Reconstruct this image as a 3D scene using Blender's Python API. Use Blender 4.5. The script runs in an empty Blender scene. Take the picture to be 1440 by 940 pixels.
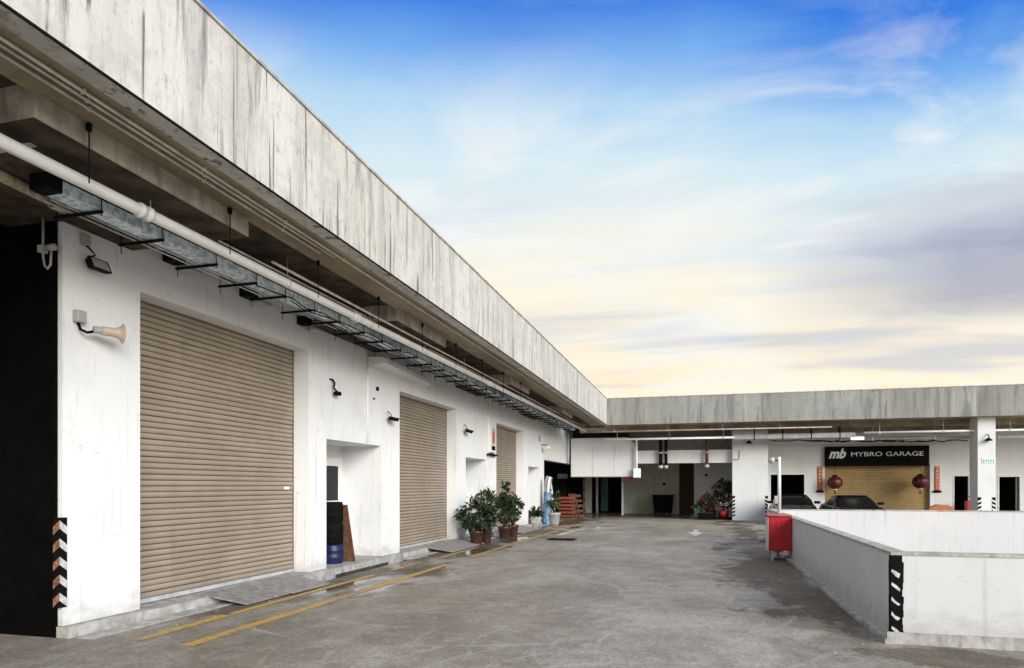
import bpy, math, random
from mathutils import Vector, Matrix
random.seed(7)
R = math.radians
sc = bpy.context.scene
# ------------------------------------------------------------------ camera
F = 960.0; CX = 720.0; HZ = 684.0; CH = 1.6
ANG = math.atan(266/960.0)
CA, SA = math.cos(ANG), math.sin(ANG)
cam = bpy.data.objects.new('camera', bpy.data.cameras.new('camera'))
sc.collection.objects.link(cam); sc.camera = cam
cam.data.sensor_width = 36; cam.data.lens = 36*F/1440
cam.data.shift_y = (HZ-470)/1440
cam.location = (0, 0, CH); cam.rotation_euler = (R(90), 0, ANG)
cam.data.clip_start = .05; cam.data.clip_end = 2000
sc.view_settings.view_transform = 'Standard'; sc.view_settings.look = 'None'
sc.view_settings.gamma = 1; sc.view_settings.exposure = 1.27
try: sc.view_settings.use_curve_mapping = False
except Exception: pass
# ------------------------------------------------------------------ sun
SUN_EL, SUN_AZ = R(22), math.atan2(.74, -.67)      # azimuth from +Y towards +X
sd = Vector((math.sin(SUN_AZ)*math.cos(SUN_EL), math.cos(SUN_AZ)*math.cos(SUN_EL), math.sin(SUN_EL)))
sl = bpy.data.lights.new('sun', 'SUN'); sl.energy = 1.7; sl.angle = R(34); sl.color = (1, .97, .915)
so = bpy.data.objects.new('sun', sl); sc.collection.objects.link(so)
so.rotation_euler = sd.to_track_quat('Z', 'Y').to_euler(); so.location = (30, -40, 40)
# ------------------------------------------------------------------ world
w = bpy.data.worlds.new('World'); sc.world = w; w.use_nodes = True
nt = w.node_tree; N = nt.nodes; L = nt.links; N.clear()
def wn(t, **k):
    n = N.new(t)
    for a, b in k.items(): setattr(n, a, b)
    return n
def wmath(op, a, b=None, c=None, clamp=False):
    n = N.new('ShaderNodeMath'); n.operation = op; n.use_clamp = clamp
    for i, v in enumerate((a, b, c)):
        if v is None: continue
        if isinstance(v, (int, float)): n.inputs[i].default_value = v
        else: L.new(v, n.inputs[i])
    return n.outputs[0]
def wramp(fac, stops):
    n = N.new('ShaderNodeValToRGB'); cr = n.color_ramp
    while len(cr.elements) < len(stops): cr.elements.new(0.5)
    for e, (p, c) in zip(cr.elements, stops):
        e.position = p; e.color = (*c, 1) if len(c) == 3 else c
    L.new(fac, n.inputs[0]); return n.outputs[0]
def wmix(f, a, b):
    n = N.new('ShaderNodeMix'); n.data_type = 'RGBA'
    for s, v in ((n.inputs[0], f), (n.inputs[6], a), (n.inputs[7], b)):
        if isinstance(v, (int, float)): s.default_value = v
        elif isinstance(v, tuple): s.default_value = (*v, 1)
        else: L.new(v, s)
    return n.outputs[2]
tc = wn('ShaderNodeTexCoord'); sp = wn('ShaderNodeSeparateXYZ'); L.new(tc.outputs['Generated'], sp.inputs[0])
zc = wmath('MAXIMUM', sp.outputs[2], 0.0)
den = wmath('ADD', zc, 0.16)
u = wmath('DIVIDE', sp.outputs[0], den); v = wmath('DIVIDE', sp.outputs[1], den)
# lean the cloud bands a little
cb = wn('ShaderNodeCombineXYZ'); L.new(wmath('ADD', wmath('MULTIPLY', u, .62), wmath('MULTIPLY', v, .10)), cb.inputs[0]); L.new(v, cb.inputs[1])
def wnoise(scale, det, off, dist=0., rough=.5):
    a = wn('ShaderNodeVectorMath', operation='ADD'); L.new(cb.outputs[0], a.inputs[0]); a.inputs[1].default_value = off
    n = wn('ShaderNodeTexNoise'); L.new(a.outputs[0], n.inputs['Vector'])
    n.inputs['Scale'].default_value = scale; n.inputs['Detail'].default_value = det; n.inputs['Distortion'].default_value = dist
    n.inputs['Roughness'].default_value = rough
    return n.outputs[0]
n1 = wnoise(1.05, 3, (3.1, 1.7, 0), .3, .5); n2 = wnoise(2.3, 8, (8.2, 4.4, 2), .6, .6); n3 = wnoise(1.2, 5, (5.5, 9.1, 4), .3, .55)
st = wn('ShaderNodeMapping'); L.new(cb.outputs[0], st.inputs[0]); st.inputs['Scale'].default_value = (.55, 1.5, 1); st.inputs['Rotation'].default_value = (0, 0, .15)
n4 = wn('ShaderNodeTexNoise'); L.new(st.outputs[0], n4.inputs['Vector']); n4.inputs['Scale'].default_value = 1.9; n4.inputs['Detail'].default_value = 6; n4.inputs['Distortion'].default_value = .4; n4 = n4.outputs[0]
zz = wmath('ADD', zc, wmath('MULTIPLY', wmath('SUBTRACT', n1, .5), .17))
zz = wmath('ADD', zz, wmath('MULTIPLY', wmath('SUBTRACT', n2, .5), .10))
ex = wramp(sp.outputs[0], [(0, (0,)*3), (.42, (1,)*3)])
zz = wmath('ADD', wmath('SUBTRACT', zz, .045), wmath('MULTIPLY', ex, .085), clamp=True)
base = wramp(zz, [(0, (.92, .76, .54)), (.12, (.98, .85, .64)), (.2, (.95, .86, .70)), (.29, (.78, .83, .84)), (.37, (.66, .80, .87)),
                  (.435, (.45, .66, .87)), (.475, (.20, .43, .84)), (.52, (.055, .22, .74)), (1, (.03, .13, .58))])
veil = wramp(n2, [(.45, (0, 0, 0)), (.58, (1, 1, 1))])
vz = wramp(zc, [(.1, (.5,)*3), (.3, (.85,)*3), (.44, (.7,)*3), (.55, (.05,)*3), (.64, (.1,)*3), (.8, (.9,)*3)])
c1 = wmix(wmath('MULTIPLY', veil, vz), base, (.88, .90, .88))
# cream and dusky streaks low in the sky
cz = wramp(zc, [(.06, (.3,)*3), (.16, (1,)*3), (.30, (.9,)*3), (.40, (0,)*3)])
c1 = wmix(wmath('MULTIPLY', wmath('MULTIPLY', wramp(n4, [(.48, (0,)*3), (.60, (1,)*3)]), cz), .8), c1, (1.0, .93, .74))
c1 = wmix(wmath('MULTIPLY', wmath('MULTIPLY', wramp(n4, [(.36, (1,)*3), (.47, (0,)*3)]), cz), .6), c1, (.50, .55, .66))
gm = wramp(n3, [(.40, (0, 0, 0)), (.58, (1, 1, 1))])
gx = wramp(sp.outputs[0], [(.06, (0, 0, 0)), (.30, (1, 1, 1))])
gz = wramp(wmath('ADD', zc, wmath('MULTIPLY', wmath('SUBTRACT', n2, .5), .10)), [(.18, (0, 0, 0)), (.23, (1, 1, 1)), (.29, (1, 1, 1)), (.36, (0, 0, 0))])
g2 = wmath('MULTIPLY', wmath('MULTIPLY', gz, wmath('ADD', wmath('MULTIPLY', gm, .6), .4)), gx)
c2 = wmix(wmath('MULTIPLY', g2, .68, clamp=True), c1, (.25, .27, .40))
zen = wramp(zc, [(.62, (0,)*3), (.8, (1,)*3)])  # unseen pale cloud overhead, added to take blue out of the skylight
c2 = wmix(wmath('MULTIPLY', zen, wramp(n1, [(.3, (.55,)*3), (.55, (1,)*3)])), c2, (.78, .77, .74))
mp = wn('ShaderNodeHueSaturation'); L.new(c2, mp.inputs['Color']); mp.inputs['Saturation'].default_value = 1.03
bg1 = wn('ShaderNodeBackground'); L.new(mp.outputs[0], bg1.inputs[0]); bg1.inputs[1].default_value = .44
sky = wn('ShaderNodeTexSky', sky_type='NISHITA'); sky.sun_disc = False; sky.sun_elevation = SUN_EL; sky.sun_rotation = SUN_AZ
bg2 = wn('ShaderNodeBackground'); L.new(sky.outputs[0], bg2.inputs[0]); bg2.inputs[1].default_value = .08
ms = wn('ShaderNodeMixShader'); ms.inputs[0].default_value = .04
L.new(bg1.outputs[0], ms.inputs[1]); L.new(bg2.outputs[0], ms.inputs[2])
wo = wn('ShaderNodeOutputWorld'); L.new(ms.outputs[0], wo.inputs[0])

# ------------------------------------------------------------------ helpers: rays of the survey
def at_x(px, py, X):
    t = (px-CX)/F; d = X/(t*CA-SA); return Vector((X, d*(t*SA+CA), CH+(HZ-py)/F*d))
def at_y(px, py, Y):
    t = (px-CX)/F; d = Y/(t*SA+CA); return Vector((d*(t*CA-SA), Y, CH+(HZ-py)/F*d))
def at_z(px, py, Z=0.):
    t = (px-CX)/F; d = (CH-Z)*F/(py-HZ); return Vector((d*(t*CA-SA), d*(t*SA+CA), Z))
def yx(px, X=-6.5): return at_x(px, 700, X).y
def xy(px, Y): return at_y(px, 700, Y).x

# ------------------------------------------------------------------ mesh builder
class MB:
    def __init__(s): s.v = []; s.f = []; s.sm = []
    def add(s, vs, fs, smooth=False):
        o = len(s.v); s.v += [tuple(p) for p in vs]; s.f += [tuple(i+o for i in f) for f in fs]; s.sm += [smooth]*len(fs); return s
    def hexa(s, p):   # p: 4 bottom ccw, 4 top ccw
        return s.add(p, [(3, 2, 1, 0), (4, 5, 6, 7), (0, 1, 5, 4), (1, 2, 6, 5), (2, 3, 7, 6), (3, 0, 4, 7)])
    def box(s, x0, x1, y0, y1, z0, z1):
        x0, x1 = sorted((x0, x1)); y0, y1 = sorted((y0, y1)); z0, z1 = sorted((z0, z1))
        return s.hexa([(x0, y0, z0), (x1, y0, z0), (x1, y1, z0), (x0, y1, z0), (x0, y0, z1), (x1, y0, z1), (x1, y1, z1), (x0, y1, z1)])
    def bbox(s, x0, x1, y0, y1, z0, z1, b=.01):   # bevelled box
        x0, x1 = sorted((x0, x1)); y0, y1 = sorted((y0, y1)); z0, z1 = sorted((z0, z1))
        c = ((x0+x1)/2, (y0+y1)/2, (z0+z1)/2); h = ((x1-x0)/2, (y1-y0)/2, (z1-z0)/2)
        b = min(b, min(h)*.9); vs = []; idx = {}
        for sx in (-1, 1):
            for sy in (-1, 1):
                for sz in (-1, 1):
                    for a in range(3):
                        q = [c[i]+(sx, sy, sz)[i]*(h[i]-(0 if i == a else b)) for i in range(3)]
                        idx[(sx, sy, sz, a)] = len(vs); vs.append(q)
        fs = []
        for a in range(3):
            o1, o2 = [(1, 2), (2, 0), (0, 1)][a]
            for sg in (-1, 1):
                q = []
                for e, g in ((-1, -1), (1, -1), (1, 1), (-1, 1)):
                    k = [0, 0, 0]; k[a] = sg; k[o1] = e; k[o2] = g; q.append(idx[(*k, a)])
                fs.append(tuple(q if sg > 0 else q[::-1]))
        for a in range(3):
            o1, o2 = [(1, 2), (2, 0), (0, 1)][a]
            for e in (-1, 1):
                for g in (-1, 1):
                    k1 = [0, 0, 0]; k1[a] = -1; k1[o1] = e; k1[o2] = g; k2 = list(k1); k2[a] = 1
                    q = (idx[(*k1, o1)], idx[(*k2, o1)], idx[(*k2, o2)], idx[(*k1, o2)])
                    fs.append(q if e*g < 0 else q[::-1])
        for sx in (-1, 1):
            for sy in (-1, 1):
                for sz in (-1, 1):
                    q = tuple(idx[(sx, sy, sz, a)] for a in range(3)); fs.append(q if sx*sy*sz > 0 else q[::-1])
        return s.add(vs, fs)
    def tube(s, pts, r, n=10, cap=True, smooth=True):
        pts = [Vector(p) for p in pts]; rs = r if isinstance(r, (list, tuple)) else [r]*len(pts)
        vs = []; prev = None
        for i, p in enumerate(pts):
            d = (pts[min(i+1, len(pts)-1)]-pts[max(i-1, 0)]).normalized()
            if prev is None:
                a = Vector((0, 0, 1)) if abs(d.z) < .9 else Vector((1, 0, 0)); a = (a-d*a.dot(d)).normalized()
            else: a = (prev-d*prev.dot(d)).normalized()
            prev = a; b = d.cross(a)
            for k in range(n):
                t = 2*math.pi*k/n; vs.append(p+(a*math.cos(t)+b*math.sin(t))*rs[i])
        fs = []
        for i in range(len(pts)-1):
            for k in range(n): fs.append((i*n+k, i*n+(k+1) % n, (i+1)*n+(k+1) % n, (i+1)*n+k))
        s.add(vs, fs, smooth)
        if cap:
            o = len(s.v)-len(vs)
            s.f += [tuple(o+k for k in range(n))[::-1], tuple(o+(len(pts)-1)*n+k for k in range(n))]; s.sm += [False, False]
        return s
    def lathe(s, c, prof, n=16, axis='Z', smooth=True):
        vs = []; c = Vector(c)
        for r, h in prof:
            for k in range(n):
                t = 2*math.pi*k/n; a, b = r*math.cos(t), r*math.sin(t)
                vs.append(c+Vector({'Z': (a, b, h), 'X': (h, a, b), 'Y': (b, h, a)}[axis]))
        fs = []
        for i in range(len(prof)-1):
            for k in range(n): fs.append((i*n+k, i*n+(k+1) % n, (i+1)*n+(k+1) % n, (i+1)*n+k))
        return s.add(vs, fs, smooth)
    def prism(s, poly, d):   # poly: list of 3D points, d: extrusion vector
        d = Vector(d); n = len(poly); p = [Vector(q) for q in poly]
        return s.add(p+[q+d for q in p], [tuple(range(n))[::-1], tuple(range(n, 2*n))]+[(i, (i+1) % n, (i+1) % n+n, i+n) for i in range(n)])
    def build(s, name, m, parent=None, label=None, cat=None, group=None, kind=None, org=None):
        if org is None: org = ORG.get(parent.name, Vector((0, 0, 0))) if parent else Vector((0, 0, 0))
        me = bpy.data.meshes.new(name); me.from_pydata([tuple(Vector(p)-org) for p in s.v], [], s.f)
        me.polygons.foreach_set('use_smooth', s.sm); me.materials.append(m); me.update()
        import bmesh
        bm = bmesh.new(); bm.from_mesh(me); bmesh.ops.recalc_face_normals(bm, faces=bm.faces) if len(s.f) < 4000 and kind != 'leaf' else None
        bm.to_mesh(me); bm.free()
        o = bpy.data.objects.new(name, me); sc.collection.objects.link(o)
        if parent: o.parent = parent; ORG[o.name] = org
        else: o.location = org
        return tag(o, label, cat, group, None if kind == 'leaf' else kind)
ORG = {}
def tag(o, label=None, cat=None, group=None, kind=None):
    for k, x in (('label', label), ('category', cat), ('group', group), ('kind', kind)):
        if x: o[k] = x
    return o
def thing(name, loc, label, cat, group=None, rz=0, local=False):
    o = bpy.data.objects.new(name, None); sc.collection.objects.link(o); o.location = loc; o.rotation_euler = (0, 0, rz)
    o.empty_display_size = .2
    ORG[o.name] = Vector((0, 0, 0)) if local else Vector(loc)
    return tag(o, label, cat, group)
def copy_tree(o, parent=None):
    c = o.copy(); sc.collection.objects.link(c)
    if parent: c.parent = parent
    for ch in [x for x in KIDS.get(o.name, [])]: copy_tree(ch, c)
    return c
KIDS = {}
def note_kids(root):
    for o in sc.objects:
        if o.parent: KIDS.setdefault(o.parent.name, [])
    for o in sc.objects:
        if o.parent and o not in KIDS[o.parent.name]: KIDS[o.parent.name].append(o)

# ------------------------------------------------------------------ materials
class Mt:
    def __init__(s, name):
        s.m = bpy.data.materials.new(name); s.m.use_nodes = True; s.t = s.m.node_tree; s.N = s.t.nodes; s.L = s.t.links
        s.b = s.N['Principled BSDF']; s.g = s.N.new('ShaderNodeNewGeometry'); s.pos = s.g.outputs['Position']
    def put(s, sock, v):
        if isinstance(v, (int, float)): sock.default_value = v
        elif isinstance(v, tuple): sock.default_value = (*v, 1) if len(v) == 3 and sock.type == 'RGBA' else v
        else: s.L.new(v, sock)
    def math(s, op, a, b=None, clamp=False):
        n = s.N.new('ShaderNodeMath'); n.operation = op; n.use_clamp = clamp; s.put(n.inputs[0], a)
        if b is not None: s.put(n.inputs[1], b)
        return n.outputs[0]
    def vmap(s, scale=(1, 1, 1), loc=(0, 0, 0), rot=(0, 0, 0), src=None):
        n = s.N.new('ShaderNodeMapping'); s.L.new(src or s.pos, n.inputs[0]); n.inputs['Scale'].default_value = scale
        n.inputs['Location'].default_value = loc; n.inputs['Rotation'].default_value = rot; return n.outputs[0]
    def noise(s, vec, scale=1, det=4, rough=.55, dist=0):
        n = s.N.new('ShaderNodeTexNoise'); s.L.new(vec, n.inputs['Vector']); n.inputs['Scale'].default_value = scale
        n.inputs['Detail'].default_value = det; n.inputs['Roughness'].default_value = rough; n.inputs['Distortion'].default_value = dist
        return n.outputs[0]
    def ramp(s, f, a, b, lo=0., hi=1.):
        n = s.N.new('ShaderNodeMapRange'); s.put(n.inputs[0], f)
        for i, x in zip((1, 2, 3, 4), (a, b, lo, hi)): n.inputs[i].default_value = x
        n.interpolation_type = 'SMOOTHSTEP'; return n.outputs[0]
    def mix(s, f, a, b, mode='MIX'):
        n = s.N.new('ShaderNodeMix'); n.data_type = 'RGBA'; n.blend_type = mode
        s.put(n.inputs[0], f); s.put(n.inputs[6], a); s.put(n.inputs[7], b); return n.outputs[2]
    def bump(s, h, strength=.3, dist=.01):
        n = s.N.new('ShaderNodeBump'); n.inputs['Strength'].default_value = strength; n.inputs['Distance'].default_value = dist
        s.L.new(h, n.inputs['Height']); s.L.new(n.outputs[0], s.b.inputs['Normal'])
    def out(s, col, rough=.6, metal=0., spec=None):
        s.put(s.b.inputs['Base Color'], col); s.put(s.b.inputs['Roughness'], rough); s.put(s.b.inputs['Metallic'], metal)
        if spec is not None: s.b.inputs['Specular IOR Level'].default_value = spec
        return s.m
def mat(name, col, rough=.6, var=.15, scale=4, metal=0., bump=0., bs=60, grime=0., spec=None):
    m = Mt(name); n = m.noise(m.vmap(), scale, 5)
    c = m.mix(m.ramp(n, .3, .7), tuple(x*(1-var) for x in col), tuple(min(1, x*(1+var)) for x in col))
    if grime:
        g = m.noise(m.vmap((1, 1, .25), (3, 7, 1)), scale*1.7, 6, .65); c = m.mix(m.math('MULTIPLY', m.ramp(g, .5, .72), grime), c, tuple(x*.35 for x in col))
    r = m.ramp(n, .2, .8, max(rough-.08, .02), min(1, rough+.08))
    if bump: m.bump(m.noise(m.vmap(), bs, 3), bump, .004)
    return m.out(c, r, metal, spec)

def white_wall(name, base=(.83, .835, .835), streak=.5, foot=True):
    m = Mt(name); p = m.pos
    big = m.noise(m.vmap((.6, .6, .6)), 1, 4, .5)
    c = m.mix(m.ramp(big, .3, .7), tuple(x*.955 for x in base), base)
    st = m.noise(m.vmap((7, 7, .35)), 1.3, 5, .6); lo = m.noise(m.vmap((.5, .5, .5), (4, 2, 8)), 1, 3)
    f = m.math('MULTIPLY', m.ramp(st, .55, .75), m.ramp(lo, .42, .62)); c = m.mix(m.math('MULTIPLY', f, streak), c, (.42, .41, .38))
    if foot:
        sx = m.N.new('ShaderNodeSeparateXYZ'); m.L.new(p, sx.inputs[0])
        fn = m.noise(m.vmap((2.5, 2.5, 5)), 1.4, 7, .7)
        h = m.math('ADD', sx.outputs[2], m.math('MULTIPLY', m.math('SUBTRACT', fn, .5), .8))
        c = m.mix(m.ramp(h, .42, .05, 0, .5), c, (.33, .31, .27))
    sc_ = m.noise(m.vmap((1, 1, 1), (9, 9, 9)), 7, 8, .72)
    c = m.mix(m.ramp(sc_, .60, .70, 0, .45), c, (.4, .39, .36))
    pt = m.noise(m.vmap((1, 1, .7), (3, 17, 2)), 1.3, 8, .7); c = m.mix(m.ramp(pt, .50, .62, 0, .16), c, (.5, .5, .49))
    hl = m.noise(m.vmap((2, 2, .12), (7, 1, 5)), 9, 4, .5); c = m.mix(m.ramp(hl, .60, .68, 0, .3), c, (.5, .48, .44))
    m.bump(m.noise(m.vmap(), 35, 5, .6), .22, .004)
    return m.out(c, .72)
M = {}
M['wall'] = white_wall('white_painted_render')
M['wall_far'] = white_wall('white_painted_render_far', (.74, .745, .73), .5)
M['wall_low'] = white_wall('weathered_white_paint', (.64, .64, .63), .8)
M['wall_in'] = white_wall('clean_white_paint', (.72, .72, .71), .35, False)
M['wall_ramp'] = white_wall('sun_bleached_ramp_paint', (.67, .67, .665), .8, False)
def parapet_mat(name, pale, dark, thr=.5, amt=.8, fq=1.):
    m = Mt(name)
    along = m.vmap((1, 1, .10))
    a = m.noise(m.vmap((1, 1, .05)), 2.6*fq, 5, .6); b = m.noise(m.vmap((1, 1, .09), (3, 5, 7)), 8*fq, 7, .65, .3)
    tone = m.noise(m.vmap((.5, .5, .12), (1, 8, 2)), 1, 3)
    c = m.mix(m.ramp(tone, .3, .7), pale, tuple(x*y for x, y in zip(pale, (.86, .85, .80))))
    c = m.mix(m.ramp(a, thr-.06, thr+.18, 0, amt*.55), c, dark)
    c = m.mix(m.ramp(b, thr+.03, thr+.17, 0, amt), c, tuple(x*.8 for x in dark))
    wh = m.noise(m.vmap((1, 1, .07), (9, 1, 4)), 6*fq, 6, .6)
    c = m.mix(m.ramp(wh, .54, .70, 0, .28), c, (.68, .68, .65))
    sp = m.noise(m.vmap((1, 1, .5), (2, 2, 2)), 14, 8, .75)
    c = m.mix(m.ramp(sp, .52, .66, 0, .5), c, dark)
    pb = m.noise(m.vmap((1, 1, 1.4), (6, 2, 9)), 1.7, 7, .7); c = m.mix(m.ramp(pb, .48, .62, 0, .4), c, tuple(x*.62 for x in pale))
    # narrow black run-off marks
    k = m.noise(m.vmap((1, 1, .03), (11, 4, 0)), 10, 4, .5); k2 = m.noise(m.vmap((.7, .7, .9), (4, 4, 4)), 1.4, 4)
    sy = m.N.new('ShaderNodeSeparateXYZ'); m.L.new(m.pos, sy.inputs[0]); k2 = m.math('ADD', k2, m.ramp(sy.outputs[1], 13, 7, 0, .07))
    c = m.mix(m.math('MULTIPLY', m.ramp(k, .60, .67), m.ramp(k2, .47, .56, 0, .85)), c, (.10, .10, .105))
    m.bump(sp, .5, .01)
    return m.out(c, .85)
M['parapet'] = parapet_mat('stained_fair_faced_concrete', (.64, .625, .58), (.24, .235, .225), .50, .72)
M['parapet_far'] = parapet_mat('heavily_stained_concrete', (.33, .33, .30), (.14, .138, .13), .46, .6, .4)
def soffit_mat():
    m = Mt('brown_soffit_concrete'); a = m.noise(m.vmap((1.2, .3, 1)), 1.6, 6, .62); b = m.noise(m.vmap(), 9, 7, .7)
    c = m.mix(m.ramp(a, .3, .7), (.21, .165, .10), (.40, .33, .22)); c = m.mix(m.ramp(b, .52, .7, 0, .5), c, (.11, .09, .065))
    c = m.mix(m.ramp(m.noise(m.vmap((.5, .5, 1), (5, 5, 5)), 1.2, 3), .55, .7, 0, .5), c, (.40, .37, .32))
    m.bump(b, .35, .006); return m.out(c, .9)
M['soffit'] = soffit_mat()
M['beam'] = mat('cast_concrete_beam', (.36, .33, .27), .85, .25, 5, bump=.3, bs=30, grime=.7)  # paler than the soffit: side light on the beams put into the colour
M['soffit_shade'] = mat('shaded_dark_soffit', (.075, .06, .042), .95, .5, 3, bump=.3, bs=30, grime=.6, spec=.1)  # dark colour carries the shade of the inner ceiling and beam bottoms
def ground_mat():
    m = Mt('wet_patched_concrete'); p = m.pos
    sx = m.N.new('ShaderNodeSeparateXYZ'); m.L.new(p, sx.inputs[0]); X, Y = sx.outputs[0], sx.outputs[1]
    big = m.noise(m.vmap(), .22, 4, .55); mid = m.noise(m.vmap((1, .55, 1), (3, 1, 0)), 1.1, 7, .62, .3); fine = m.noise(m.vmap(), 22, 8, .75); grit = m.noise(m.vmap(), 90, 3, .7)
    c = m.mix(m.ramp(big, .32, .68), (.29, .262, .218), (.45, .417, .365))
    c = m.mix(m.ramp(mid, .40, .60), m.mix(1., c, (.78, .76, .73), 'MULTIPLY'), c)
    blot = m.noise(m.vmap((.8, 1, 1), (13, 5, 0)), 4.2, 9, .72, .4)
    c = m.mix(m.ramp(blot, .40, .60), m.mix(1., c, (.84, .83, .81), 'MULTIPLY'), m.mix(1., c, (1.06, 1.06, 1.06), 'MULTIPLY'))
    c = m.mix(m.ramp(fine, .42, .58), m.mix(1., c, (.76, .75, .74), 'MULTIPLY'), m.mix(1., c, (1.14, 1.14, 1.14), 'MULTIPLY'))
    c = m.mix(m.ramp(grit, .56, .68, 0, .45), c, (.50, .49, .46)); c = m.mix(m.ramp(grit, .44, .32, 0, .55), c, (.09, .085, .075))
    # ochre stains
    och = m.noise(m.vmap((1, .5, 1), (7, 3, 0)), .42, 5, .6); c = m.mix(m.ramp(och, .54, .70, 0, .55), c, (.215, .18, .115))
    # pale scraped arcs and scuffs
    def arcs(loc, sc_, seed):
        w_ = m.N.new('ShaderNodeTexWave'); w_.wave_type = 'RINGS'; w_.rings_direction = 'Z'
        m.L.new(m.vmap((1, 1, 1), loc), w_.inputs['Vector']); w_.inputs['Scale'].default_value = sc_; w_.inputs['Distortion'].default_value = 3.5
        w_.inputs['Detail'].default_value = 2.5; w_.inputs['Detail Scale'].default_value = .6
        msk = m.noise(m.vmap((1, .8, 1), (seed, seed*2, 0)), .9, 6, .65)
        return m.math('MULTIPLY', m.ramp(w_.outputs[1], .965, 1.), m.ramp(msk, .50, .62))
    for i, (lc, s_) in enumerate((((-1.2, -7.2, 0), .5), ((.8, -5.4, 0), .7), ((3.3, -10, 0), .38))):
        c = m.mix(m.math('MULTIPLY', arcs(lc, s_, 3.7+i*4.1), .42), c, (.46, .45, .43))
    sc2 = m.noise(m.vmap((2.4, .9, 1), (5, 9, 0), (0, 0, .5)), 2.4, 9, .78); c = m.mix(m.ramp(sc2, .54, .66, 0, .5), c, (.46, .45, .42))
    sc3 = m.noise(m.vmap((1, .5, 1), (1, 19, 0), (0, 0, -.4)), 5, 9, .8); c = m.mix(m.ramp(sc3, .57, .66, 0, .5), c, (.11, .10, .085))
    vor = m.N.new('ShaderNodeTexVoronoi'); m.L.new(m.vmap((1, 1, 1)), vor.inputs['Vector']); vor.inputs['Scale'].default_value = 2.3
    vn = m.math('ADD', vor.outputs['Distance'], m.math('MULTIPLY', fine, .05)); c = m.mix(m.ramp(vn, .062, .045, 0, .75), c, (.58, .57, .55))
    # wet / dirty strips along the gutter on the left and the ramp wall on the right
    wn_ = m.noise(m.vmap((1, .45, 1), (2, 6, 0)), 1.0, 6, .6)
    gl = m.math('SUBTRACT', m.math('ABSOLUTE', m.math('ADD', X, 5.75)), m.math('MULTIPLY', m.math('SUBTRACT', wn_, .45), 7.5))
    gy = m.ramp(Y, 7.2, 9.2)
    wet = m.math('MULTIPLY', m.ramp(gl, .75, -.1), gy)
    gr = m.math('SUBTRACT', m.math('ABSOLUTE', m.math('SUBTRACT', X, 1.55)), m.math('MULTIPLY', m.math('SUBTRACT', wn_, .46), 6.5))
    wet2 = m.math('MULTIPLY', m.ramp(gr, .45, -.1), m.ramp(Y, 5.5, 9.5))
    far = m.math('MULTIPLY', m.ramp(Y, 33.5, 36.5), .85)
    dn = m.noise(m.vmap((1, .7, 1), (31, 7, 0)), 1.7, 8, .68); dn2 = m.noise(m.vmap((1, .8, 1), (3, 77, 0)), 5, 6, .7)
    for (cx, cy, rx, ry, k) in ((1.05, 13.6, .85, 2.6, 1.), (1.55, 10.4, .36, 2.6, .95), (1.3, 17.5, .5, 1.6, .75), (2.3, 7.15, 1.0, .5, .95), (3.6, 7.0, .9, .25, .5), (-6.0, 11.6, .42, 1.9, 1.), (-5.35, 12.4, .55, .9, .7), (-5.9, 15.2, .5, 1.5, .95),
                                (-5.75, 18.9, .5, 1.6, 1.), (-5.5, 23.5, .6, 1.8, .9), (-5.9, 8.2, .25, 1.3, .8), (-7.2, 4.9, .9, .35, .6), (1.6, 23.2, .8, .4, .6), (1.1, 20.3, .4, .3, .7)):
        ex_ = m.math('POWER', m.math('DIVIDE', m.math('SUBTRACT', X, cx), rx), 2.); ey_ = m.math('POWER', m.math('DIVIDE', m.math('SUBTRACT', Y, cy), ry), 2.)
        rr_ = m.math('ADD', m.math('SQRT', m.math('ADD', ex_, ey_)), m.math('ADD', m.math('MULTIPLY', m.math('SUBTRACT', dn, .5), 2.6), m.math('MULTIPLY', m.math('SUBTRACT', dn2, .5), 1.2)))
        wet2 = m.math('MAXIMUM', wet2, m.ramp(rr_, 1.05, .55, 0, k))
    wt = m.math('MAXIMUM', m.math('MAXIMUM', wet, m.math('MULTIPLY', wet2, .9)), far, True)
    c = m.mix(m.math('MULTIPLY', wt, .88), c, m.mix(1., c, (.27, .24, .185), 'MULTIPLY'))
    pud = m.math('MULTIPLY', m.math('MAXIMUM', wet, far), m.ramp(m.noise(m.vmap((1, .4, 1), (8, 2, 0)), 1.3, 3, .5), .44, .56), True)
    wet3 = m.ramp(big, .40, .65)
    r = m.math('SUBTRACT', m.math('ADD', m.math('MULTIPLY', fine, .3), .52), m.math('MULTIPLY', wet3, .10))
    r = m.math('SUBTRACT', r, m.math('MULTIPLY', m.math('MAXIMUM', wet, far), .14)); r = m.math('ADD', r, m.math('MULTIPLY', wet2, .15)); r = m.math('SUBTRACT', r, m.math('MULTIPLY', pud, .36)); r = m.math('MAXIMUM', r, .06)
    h = m.math('MULTIPLY', m.math('ADD', fine, m.math('MULTIPLY', grit, .5)), m.math('SUBTRACT', 1., m.math('MULTIPLY', pud, .95)))
    m.bump(h, .55, .008)
    return m.out(c, r, 0., .32)
M['ground'] = ground_mat()
M['kerb'] = mat('worn_kerb_concrete', (.40, .39, .37), .85, .25, 6, bump=.4, bs=40, grime=.7)
def worn_paint(name, col, thr=.5):
    m = Mt(name); n = m.noise(m.vmap(), 9, 9, .78); n2 = m.noise(m.vmap((1, .3, 1)), 1.6, 5, .6)
    f = m.ramp(m.math('ADD', n, m.math('MULTIPLY', m.math('SUBTRACT', n2, .5), .6)), thr-.05, thr+.06)
    c = m.mix(f, col, (.24, .23, .20)); m.bump(n, .3, .004); return m.out(c, .6)
M['yellow'] = worn_paint('worn_yellow_paint', (.58, .34, .05), .53)
M['white_line'] = worn_paint('worn_white_road_paint', (.64, .64, .60), .53)
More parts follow.
